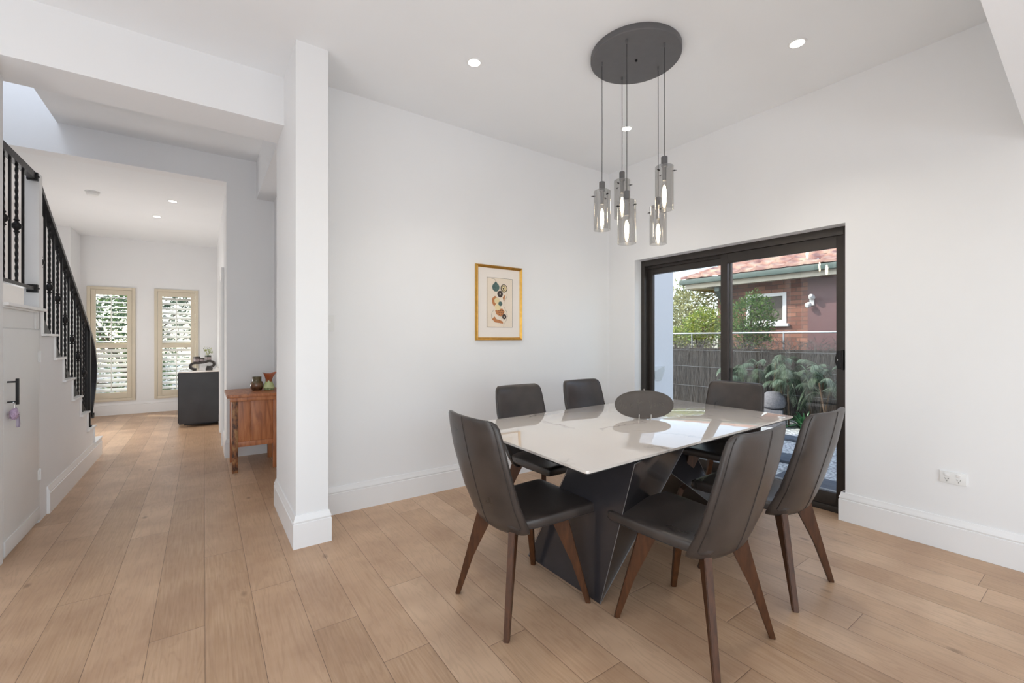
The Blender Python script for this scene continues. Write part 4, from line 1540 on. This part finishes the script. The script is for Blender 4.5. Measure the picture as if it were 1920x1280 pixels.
for dx, r, z, h, lb in CPS:
    if lb:
        c_ = thing('candle_cup', lb, 'candle holder', (-0.015 + dx * math.cos(R(8)), 8.10 - dx * math.sin(R(8)), 0.818 + z), 0, 'candle cups on the arch stand')
    else:
        c_ = thing('potted_sprig', 'pale green sprig plant in a dark glass pot on the bronze arch stand', 'plant', (-0.015 + dx * math.cos(R(8)), 8.10 - dx * math.sin(R(8)), 0.818 + z))
    MB().lathe([(0.0, 0.0), (r * 0.95, 0.0), (r, 0.004), (r, h), (r - 0.003, h), (r - 0.003, h * 0.55), (0.0, h * 0.55)], (0, 0, 0), 24).build('cup' if lb else 'pot', M['bronze'] if lb else M['pot'], c_)
    MB().lathe([(r + 0.001, h * 0.12), (r + 0.001, h * 0.68)], (0, 0, 0), 24, caps=False).build('lace_band', M['glasslabel'], c_)
    if not lb:
        random.seed(9)
        f = MB()
        s_ = MB()
        for k in range(9):
            a = random.uniform(0, 2 * PI)
            tip = Vector((0.03 * math.cos(a), 0.03 * math.sin(a), h + random.uniform(0.06, 0.12)))
            s_.tube([(0, 0, h * 0.5), tip * 0.6 + Vector((0, 0, h * 0.3)), tip], 0.0012, 5)
            for q in range(12):
                p = tip + Vector((random.gauss(0, 0.014), random.gauss(0, 0.014), random.gauss(-0.015, 0.02)))
                f.leaf(p, (random.uniform(-1, 1), random.uniform(-1, 1), random.uniform(-.2, 1)), (0, 0, 1), 0.022, 0.014, 0.2)
        s_.build('stems', M['sprig'], c_)
        f.build('leaves', M['sprig'], c_, sharp=0)

# ------------------------------------------------------------------ garden outside the sliding door
GZ = -0.05
struct('ground_gravel', MB().box((4.0, -3.0, GZ - 0.1), (8.0, 8.0, GZ)), M['gravel'])
struct('ground_beyond', MB().box((8.0, -14.0, GZ - 0.12), (40.0, 30.0, GZ - 0.02)), M['soil'])
struct('ground_front', MB().box((-12.0, 10.15, GZ - 0.12), (7.9, 30.0, GZ - 0.02)), M['concrete'])
# white rendered side wall of this house outside the door
struct('wall_outside', MB().box((4.0, 3.70, GZ), (5.363, 3.95, 3.6)), M['render_white'])
scn = thing('wall_sconce', 'white faceted wall light on the white outdoor wall', 'wall light', (5.03, 3.70, 0.86))
mb = MB()
P5 = [Vector(p) for p in ((-0.09, 0, 0.06), (0.09, 0, 0.06), (0.06, 0, -0.13), (-0.06, 0, -0.13), (0.0, -0.10, 0.07), (0.11, -0.03, 0.0), (-0.11, -0.03, 0.0), (0.0, -0.05, -0.13))]
vs = [mb.v(p) for p in P5]
bmesh.ops.convex_hull(mb.bm, input=vs)
mb.build('shade', M['plastic'], scn)
MB().box((-0.05, -0.006, -0.06), (0.05, 0.0, 0.05)).build('backplate', M['plastic'], scn)

random.seed(11)
# stepping pavers
for i, (x, y, w, d, lb) in enumerate(((5.30, 2.20, 0.34, 0.6, 'dark slate stepping paver in the white gravel, middle of the row'),
                                      (6.40, 2.58, 0.24, 0.6, 'dark slate stepping paver in the white gravel beside the strap-leaved clump'),
                                      (4.62, 1.75, 0.30, 0.5, 'dark slate stepping paver in the white gravel nearest the sliding door'))):
    p = MB().prism(round_poly([(-w / 2, -d / 2), (w / 2, -d / 2 * 1.1), (w / 2 * 1.1, d / 2), (-w / 2, d / 2 * 0.95)], 0.04), 'z', 0, 0.03, 0.006).build('stepping_paver', M['paver'], None, loc=(x, y, GZ))
    tag(p, lb, 'paver', 'stepping pavers in the gravel')
# threshold paving strip outside
tag(MB().box((4.06, 0.6, GZ), (4.45, 3.6, GZ + 0.04), 0.005).build('paving_strip', M['concrete']), 'pale concrete paving strip just outside the sliding door', 'paving')

# brushwood fence
bf = thing('brush_fence', 'dark brushwood fence with a ragged top behind the gravel garden', 'fence', (7.9, 4.0, GZ))
mb = MB()
mb.box((0.0, -3.2, 0), (0.03, 3.6, 1.16))
mb.build('core', M['soil'], bf)
mb = MB()
for i in range(6500):
    y = random.uniform(-3.2, 3.6)
    z0 = random.uniform(0, 0.9)
    L = random.uniform(0.3, 0.55)
    if z0 + L > 1.15:
        L = random.uniform(0.25, 0.42)
    lean = random.gauss(0, 0.05)
    x = random.uniform(-0.035, 0.0)
    top = Vector((x + random.uniform(-.01, .01), y + lean * L * 2, z0 + L))
    w = random.uniform(0.003, 0.006)
    mb.face([mb.v((x, y - w / 2, z0)), mb.v((x, y + w / 2, z0)), mb.v((top.x, top.y + w / 3, top.z)), mb.v((top.x, top.y - w / 3, top.z))])
for i in range(1500):
    y = random.uniform(-3.2, 3.6)
    x = random.uniform(-0.06, 0.05)
    mb.leaf((x, y, random.uniform(1.06, 1.28)), (random.uniform(-.5, .5), random.uniform(-1.4, 1.4), random.uniform(0.0, 1)), (1, 0, 0), random.uniform(.08, .22), 0.007)
mb.norecalc = True
tw = mb.build('brush_twigs', M['twig'], bf, sharp=0)
tw['kind'] = 'stuff'
mb = MB()
for z in (0.42, 0.80, 1.12):
    mb.tube([(-0.042, -3.2, z), (-0.042, 3.6, z)], 0.0022, 5)
mb.build('tie_wire', M['galv'], bf)
fr_ = thing('pipe_rail', 'thin galvanised pipe rail running along the top of the brushwood fence', 'rail', (8.02, 4.0, GZ))
MB().tube([(0, -3.2, 1.45), (0, 3.6, 1.445)], 0.016, 10).build('rail', M['galv'], fr_)
for y in (-2.2, -0.6, 1.1, 2.2):
    MB().tube([(0, y, 0), (0, y, 1.45)], 0.014, 8).build('post', M['galv'], fr_)


def blob_foliage(mb, c, rad, n, L, W, droop=0.0, shell=0.55):
    for i in range(n):
        while True:
            p = Vector((random.uniform(-1, 1), random.uniform(-1, 1), random.uniform(-1, 1)))
            if p.length <= 1 and (p.length > shell or random.random() < 0.35):
                break
        nz_ = noise.noise(Vector((p.x * 2.1 + c[0], p.y * 2.1 + c[1], p.z * 2.1)))
        p = p * (1 + 0.35 * nz_)
        q = Vector((c[0] + p.x * rad[0], c[1] + p.y * rad[1], c[2] + p.z * rad[2]))
        d = Vector((random.uniform(-1, 1), random.uniform(-1, 1), random.uniform(-0.6 - droop, 0.8 - droop))) + p * 0.8
        nr = Vector((random.uniform(-1, 1), random.uniform(-1, 1), random.uniform(0.2, 1)))
        s = random.uniform(0.6, 1.25)
        mb.leaf(q, d, nr, L * s, W * s, 0.15)


def bush(name, label, cat, base, blobs, mat, L, W, trunk=True, group=None, seed=1):
    random.seed(seed)
    o = thing(name, label, cat, base, 0, group)
    f = MB()
    for c, rad, n in blobs:
        blob_foliage(f, c, rad, n, L, W)
    f.norecalc = True
    f.build('foliage', mat, o, sharp=0)
    if trunk:
        t = MB()
        for c, rad, n in blobs:
            t.tube(catmull([(0, 0, 0), (c[0] * 0.3, c[1] * 0.3, c[2] * 0.45), (c[0], c[1], c[2])], 4), [0.05 - 0.004 * k for k in range(9)], 7)
            for k in range(4):
                a = random.uniform(0, 2 * PI)
                t.tube([(c[0] * .6, c[1] * .6, c[2] * 0.6), (c[0] + rad[0] * .7 * math.cos(a), c[1] + rad[1] * .7 * math.sin(a), c[2] + rad[2] * random.uniform(-.2, .8))], [0.02, 0.005], 5)
        t.build('branches', M['bark'], o)
    return o


bush('olive_tree', 'pale olive green tree behind the fence beside the white outdoor wall', 'tree', (9.9, 7.0, GZ),
     [((0, 0, 1.6), (0.8, 1.2, 1.1), 5200), ((0.2, -0.7, 1.9), (0.7, 0.9, 0.85), 3600), ((0.4, 1.3, 2.2), (0.7, 0.9, 0.95), 3000), ((0.5, 1.8, 1.9), (0.8, 1.5, 1.4), 3000)], M['olive'], 0.085, 0.042, seed=2)
bush('green_shrub', 'dense mid green shrub growing over the fence before the brick wall window', 'shrub', (8.6, 4.22, GZ),
     [((0, 0, 1.75), (0.36, 0.42, 0.46), 3000), ((-0.1, 0.1, 1.35), (0.4, 0.5, 0.35), 1300)], M['green'], 0.062, 0.026, seed=3)
bush('leafy_shrub', 'low bright green leafy shrub at the fence top under the roof corner', 'shrub', (8.75, 5.55, GZ),
     [((0, -0.25, 1.62), (0.32, 0.42, 0.36), 1900), ((-0.2, 0.4, 1.40), (0.35, 0.8, 0.2), 1300)], M['lime'], 0.065, 0.032, seed=4)
bush('tall_gum_tree', 'tall sparse dark tree against the sky behind the tiled roof', 'tree', (13.5, 12.0, GZ),
     [((0, 0, 4.3), (2.2, 2.2, 1.6), 2600), ((-1.5, 0.0, 3.6), (1.8, 2.4, 1.3), 2600), ((0, 1, 2.0), (1.8, 3.0, 1.6), 3000)], M['dgreen'], 0.2, 0.07, seed=5)


def frond(fr, lf, base, az, L, rise, droop, nl=24, ll=0.12):
    pts = []
    d = Vector((math.cos(az), math.sin(az), 0))
    for i in range(13):
        t = i / 12
        pts.append(Vector(base) + d * L * t * (1 - 0.15 * t) + Vector((0, 0, rise * t - droop * t * t)))
    fr.tube(pts, [0.006 * (1 - 0.8 * i / 12) + 0.001 for i in range(13)], 5)
    for k in range(nl):
        t = 0.15 + 0.85 * k / nl
        i = min(11, int(t * 12))
        p = pts[i].lerp(pts[i + 1], t * 12 - i)
        tan = (pts[i + 1] - pts[i]).normalized()
        sd_ = tan.cross(Vector((0, 0, 1))).normalized()
        for s in (-1, 1):
            dd = tan * 0.75 + sd_ * s + Vector((0, 0, -0.15))
            l = ll * (0.5 + math.sin(PI * min(1, t * 0.95)) * 0.6)
            lf.leaf(p, dd, (0, 0, 1), l, 0.0085, 0.5, segs=3)


def palm(label, base, n, L, h, seed, group='palms before the fence'):
    random.seed(seed)
    o = thing('parlour_palm', label, 'plant', base, 0, group)
    fr, lf, st_ = MB(), MB(), MB()
    for s in range(3):
        sx, sy = random.uniform(-.12, .12), random.uniform(-.2, .2)
        st_.tube([(sx * 0.4, sy * 0.4, 0), (sx, sy, h * random.uniform(.75, 1))], 0.012, 7)
        for k in range(n // 3):
            az = random.uniform(0, 2 * PI)
            frond(fr, lf, (sx, sy, h * random.uniform(.7, 1)), az, L * random.uniform(.7, 1.1), random.uniform(0.15, 0.45), random.uniform(0.2, 0.6))
    fr.build('frond_stems', M['palm'], o)
    lf.norecalc = True
    lf.build('fronds', M['palm'], o, sharp=0)
    st_.build('canes', M['bark'], o)
    return o


for i, (x, y, h, sd, lb) in enumerate(((7.35, 3.80, 0.80, 21, 'feathery palm before the fence, leftmost of the palms, above the chair backs'),
                                       (7.45, 3.42, 1.00, 22, 'feathery palm before the fence, tallest of the palms, under the green shrub'),
                                       (7.30, 3.02, 0.86, 23, 'feathery palm before the fence, behind the stone lantern'),
                                       (7.45, 2.72, 0.92, 24, 'feathery palm before the fence, behind the strap-leaved clump'),
                                       (7.25, 2.42, 0.74, 25, 'feathery palm before the fence, rightmost, beside the door handle'))):
    palm(lb, (x, y, GZ), 18, 0.36, h, sd)

# strap leaved clump
random.seed(31)
ag = thing('strap_leaf_clump', 'bright green strap-leaved clump beside the gravel', 'plant', (7.35, 2.83, GZ))
f = MB()
for i in range(64):
    az = random.uniform(0, 2 * PI)
    el = random.uniform(0.35, 1.35)
    d = Vector((math.cos(az) * math.cos(el), math.sin(az) * math.cos(el), math.sin(el)))
    f.leaf((0.03 * math.cos(az), 0.03 * math.sin(az), 0.0), d, (0, 0, 1), random.uniform(0.34, 0.52), 0.032, 0.45, segs=6)
f.norecalc = True
f.build('leaves', M['agap'], ag, sharp=0)
# stone lantern
sl = thing('stone_lantern', 'grey stone ball lantern on a square pedestal in the gravel garden', 'garden ornament', (7.2, 3.20, GZ), R(20))
MB().lathe([(0.0, 0.25), (0.10, 0.26), (0.155, 0.30), (0.175, 0.37), (0.155, 0.45), (0.09, 0.52), (0.0, 0.535)], (0, 0, 0), 28).build('ball', M['stone'], sl)
MB().box((-0.13, -0.13, 0.12), (0.13, 0.13, 0.26), 0.02).build('block', M['stone'], sl)
MB().box((-0.17, -0.17, 0), (0.17, 0.17, 0.12), 0.02).build('base', M['stone'], sl)

# neighbour's brick house
HX = 9.9
nh = thing('brick_house', 'red brick neighbouring house with terracotta tiled hip roof', 'house', (HX, 0, -0.15))
mb = MB()
mb.box((0, -6.0, 0), (0.3, 4.14, 2.95))
mb.box((0, 4.96, 0), (0.3, 5.62, 2.95))
mb.box((0, 4.14, 0), (0.3, 4.96, 1.76))
mb.box((0, 4.14, 2.41), (0.3, 4.96, 2.95))
mb.box((0.3, 5.32, 0), (8.0, 5.62, 2.95))
mb.build('walls', M['brick'], nh)
wf = MB()
wy0, wy1, wz0, wz1 = 4.14, 4.96, 1.76, 2.41
for a, b in (((wy0, wz0), (wy0 + 0.07, wz1)), ((wy1 - 0.07, wz0), (wy1, wz1)), ((wy0 + 0.07, wz1 - 0.07), (wy1 - 0.07, wz1)), ((wy0 + 0.07, wz0), (wy1 - 0.07, wz0 + 0.07))):
    wf.box((-0.02, a[0], a[1]), (0.06, b[0], b[1]))
wf.box((-0.07, wy0 - 0.05, wz0 - 0.06), (0.05, wy1 + 0.05, wz0), 0.004)
wf_ = wf.build('window', M['trim'], nh)
MB().box((0.03, wy0 + 0.06, wz0 + 0.06), (0.045, wy1 - 0.06, wz1 - 0.06)).build('pane', M['slate'], wf_)
MB().box((-0.03, 2.5, 0.0), (0.0, 3.74, 2.64)).build('maroon_door', M['maroon'], nh)
# gutter, fascia, soffit
gt = MB()
gt.box((-0.60, -6.0, 2.72), (-0.50, 6.25, 2.83), 0.01)
gt.box((-0.50, 6.15, 2.72), (8.0, 6.25, 2.83), 0.01)
gt.build('gutter', M['gutter'], nh)
sf = MB()
sf.box((-0.50, -6.0, 2.62), (-0.46, 6.15, 2.78))
sf.box((-0.46, 5.62, 2.60), (0.0, 6.11, 2.64))
sf.box((-0.46, -6.0, 2.66), (0.0, 5.62, 2.69))
sf.box((-0.46, 6.07, 2.60), (8.0, 6.15, 2.78))
sf.build('eaves', M['eaves'], nh)
MB().prism([(-0.42, 2.62), (-0.02, 2.62), (-0.02, 2.2), (-0.08, 2.2), (-0.42, 2.52)], 'y', 5.36, 5.47).build('eaves_bracket', M['gutter'], nh)
fl_ = MB()
fl_.lathe([(0.0, 0.0), (0.05, 0.0), (0.055, 0.05), (0.03, 0.10), (0.0, 0.10)], (0, 0, 0), 14, mat=Matrix.Translation((-0.13, 3.62, 2.24)) @ Matrix.Rotation(R(-60), 4, 'Y'))
fl_.lathe([(0.0, 0.0), (0.05, 0.0), (0.055, 0.05), (0.03, 0.10), (0.0, 0.10)], (0, 0, 0), 14, mat=Matrix.Translation((-0.11, 3.69, 2.12)) @ Matrix.Rotation(R(-110), 4, 'Y'))
fl_.box((-0.06, 3.62, 2.10), (-0.03, 3.70, 2.22), 0.004)
fl_.build('floodlight', M['plastic'], nh)
# tiled roof: overlapping rows with a rolled profile
rf = MB()
pitch = math.tan(R(24))
row = 0.30
yw = 0.30
rows = 14
for k in range(rows):
    xa, xb = -0.56 + k * row, -0.56 + (k + 1) * row + 0.03
    za, zb = 2.86 + k * row * pitch, 2.86 + (k + 1) * row * pitch
    ylim = 6.27 - (k * row)
    ny = int((ylim + 6.0) / 0.06)
    ra, rb, rc = [], [], []
    for j in range(ny + 1):
        y = -6.0 + j * 0.06
        w = 0.024 * math.cos(2 * PI * y / yw) + 0.012 * math.cos(4 * PI * y / yw)
        jit = 0.006 * noise.noise(Vector((y * 1.7, k * 3.1, 0)))
        rc.append((xa + 0.004, y, za - 0.005 + w * 0.3))
        ra.append((xa, y, za + 0.05 + w + jit))
        rb.append((xb, y, zb + 0.002 + w * 0.8 + jit))
    rf.rings([rc, ra, rb], caps=False, smooth=True, closed=False)
# hip end slope
for k in range(rows):
    ya, yb = 6.27 - k * row, 6.27 - (k + 1) * row
    za, zb = 2.86 + k * row * pitch, 2.86 + (k + 1) * row * pitch
    x0_ = -0.56 + k * row
    rf.face([rf.v((x0_, ya, za + 0.03)), rf.v((8.5, ya, za + 0.03)), rf.v((8.5, yb, zb)), rf.v((x0_ + row, yb, zb))])
rf.build('roof', M['tile'], nh, sharp=50)

# garden seen through the shuttered windows
bush('front_hedge', 'leafy green hedge outside the shuttered hall windows', 'hedge', (-1.2, 12.6, GZ),
     [((-1.6, 0, 0.8), (0.9, 0.5, 0.8), 3000), ((0.1, 0.1, 0.6), (0.9, 0.5, 0.7), 3000), ((-0.8, 0.3, 1.7), (1.3, 0.6, 0.7), 3000)], M['green'], 0.075, 0.035, seed=41)
bush('street_tree', 'tall leafy tree beyond the hedge outside the shuttered hall windows', 'tree', (-1.8, 17.0, GZ),
     [((-1.5, 0, 2.9), (2.2, 1.2, 1.7), 3200), ((1.4, 0, 2.5), (2.0, 1.2, 1.6), 3200)], M['dgreen'], 0.17, 0.07, seed=42)
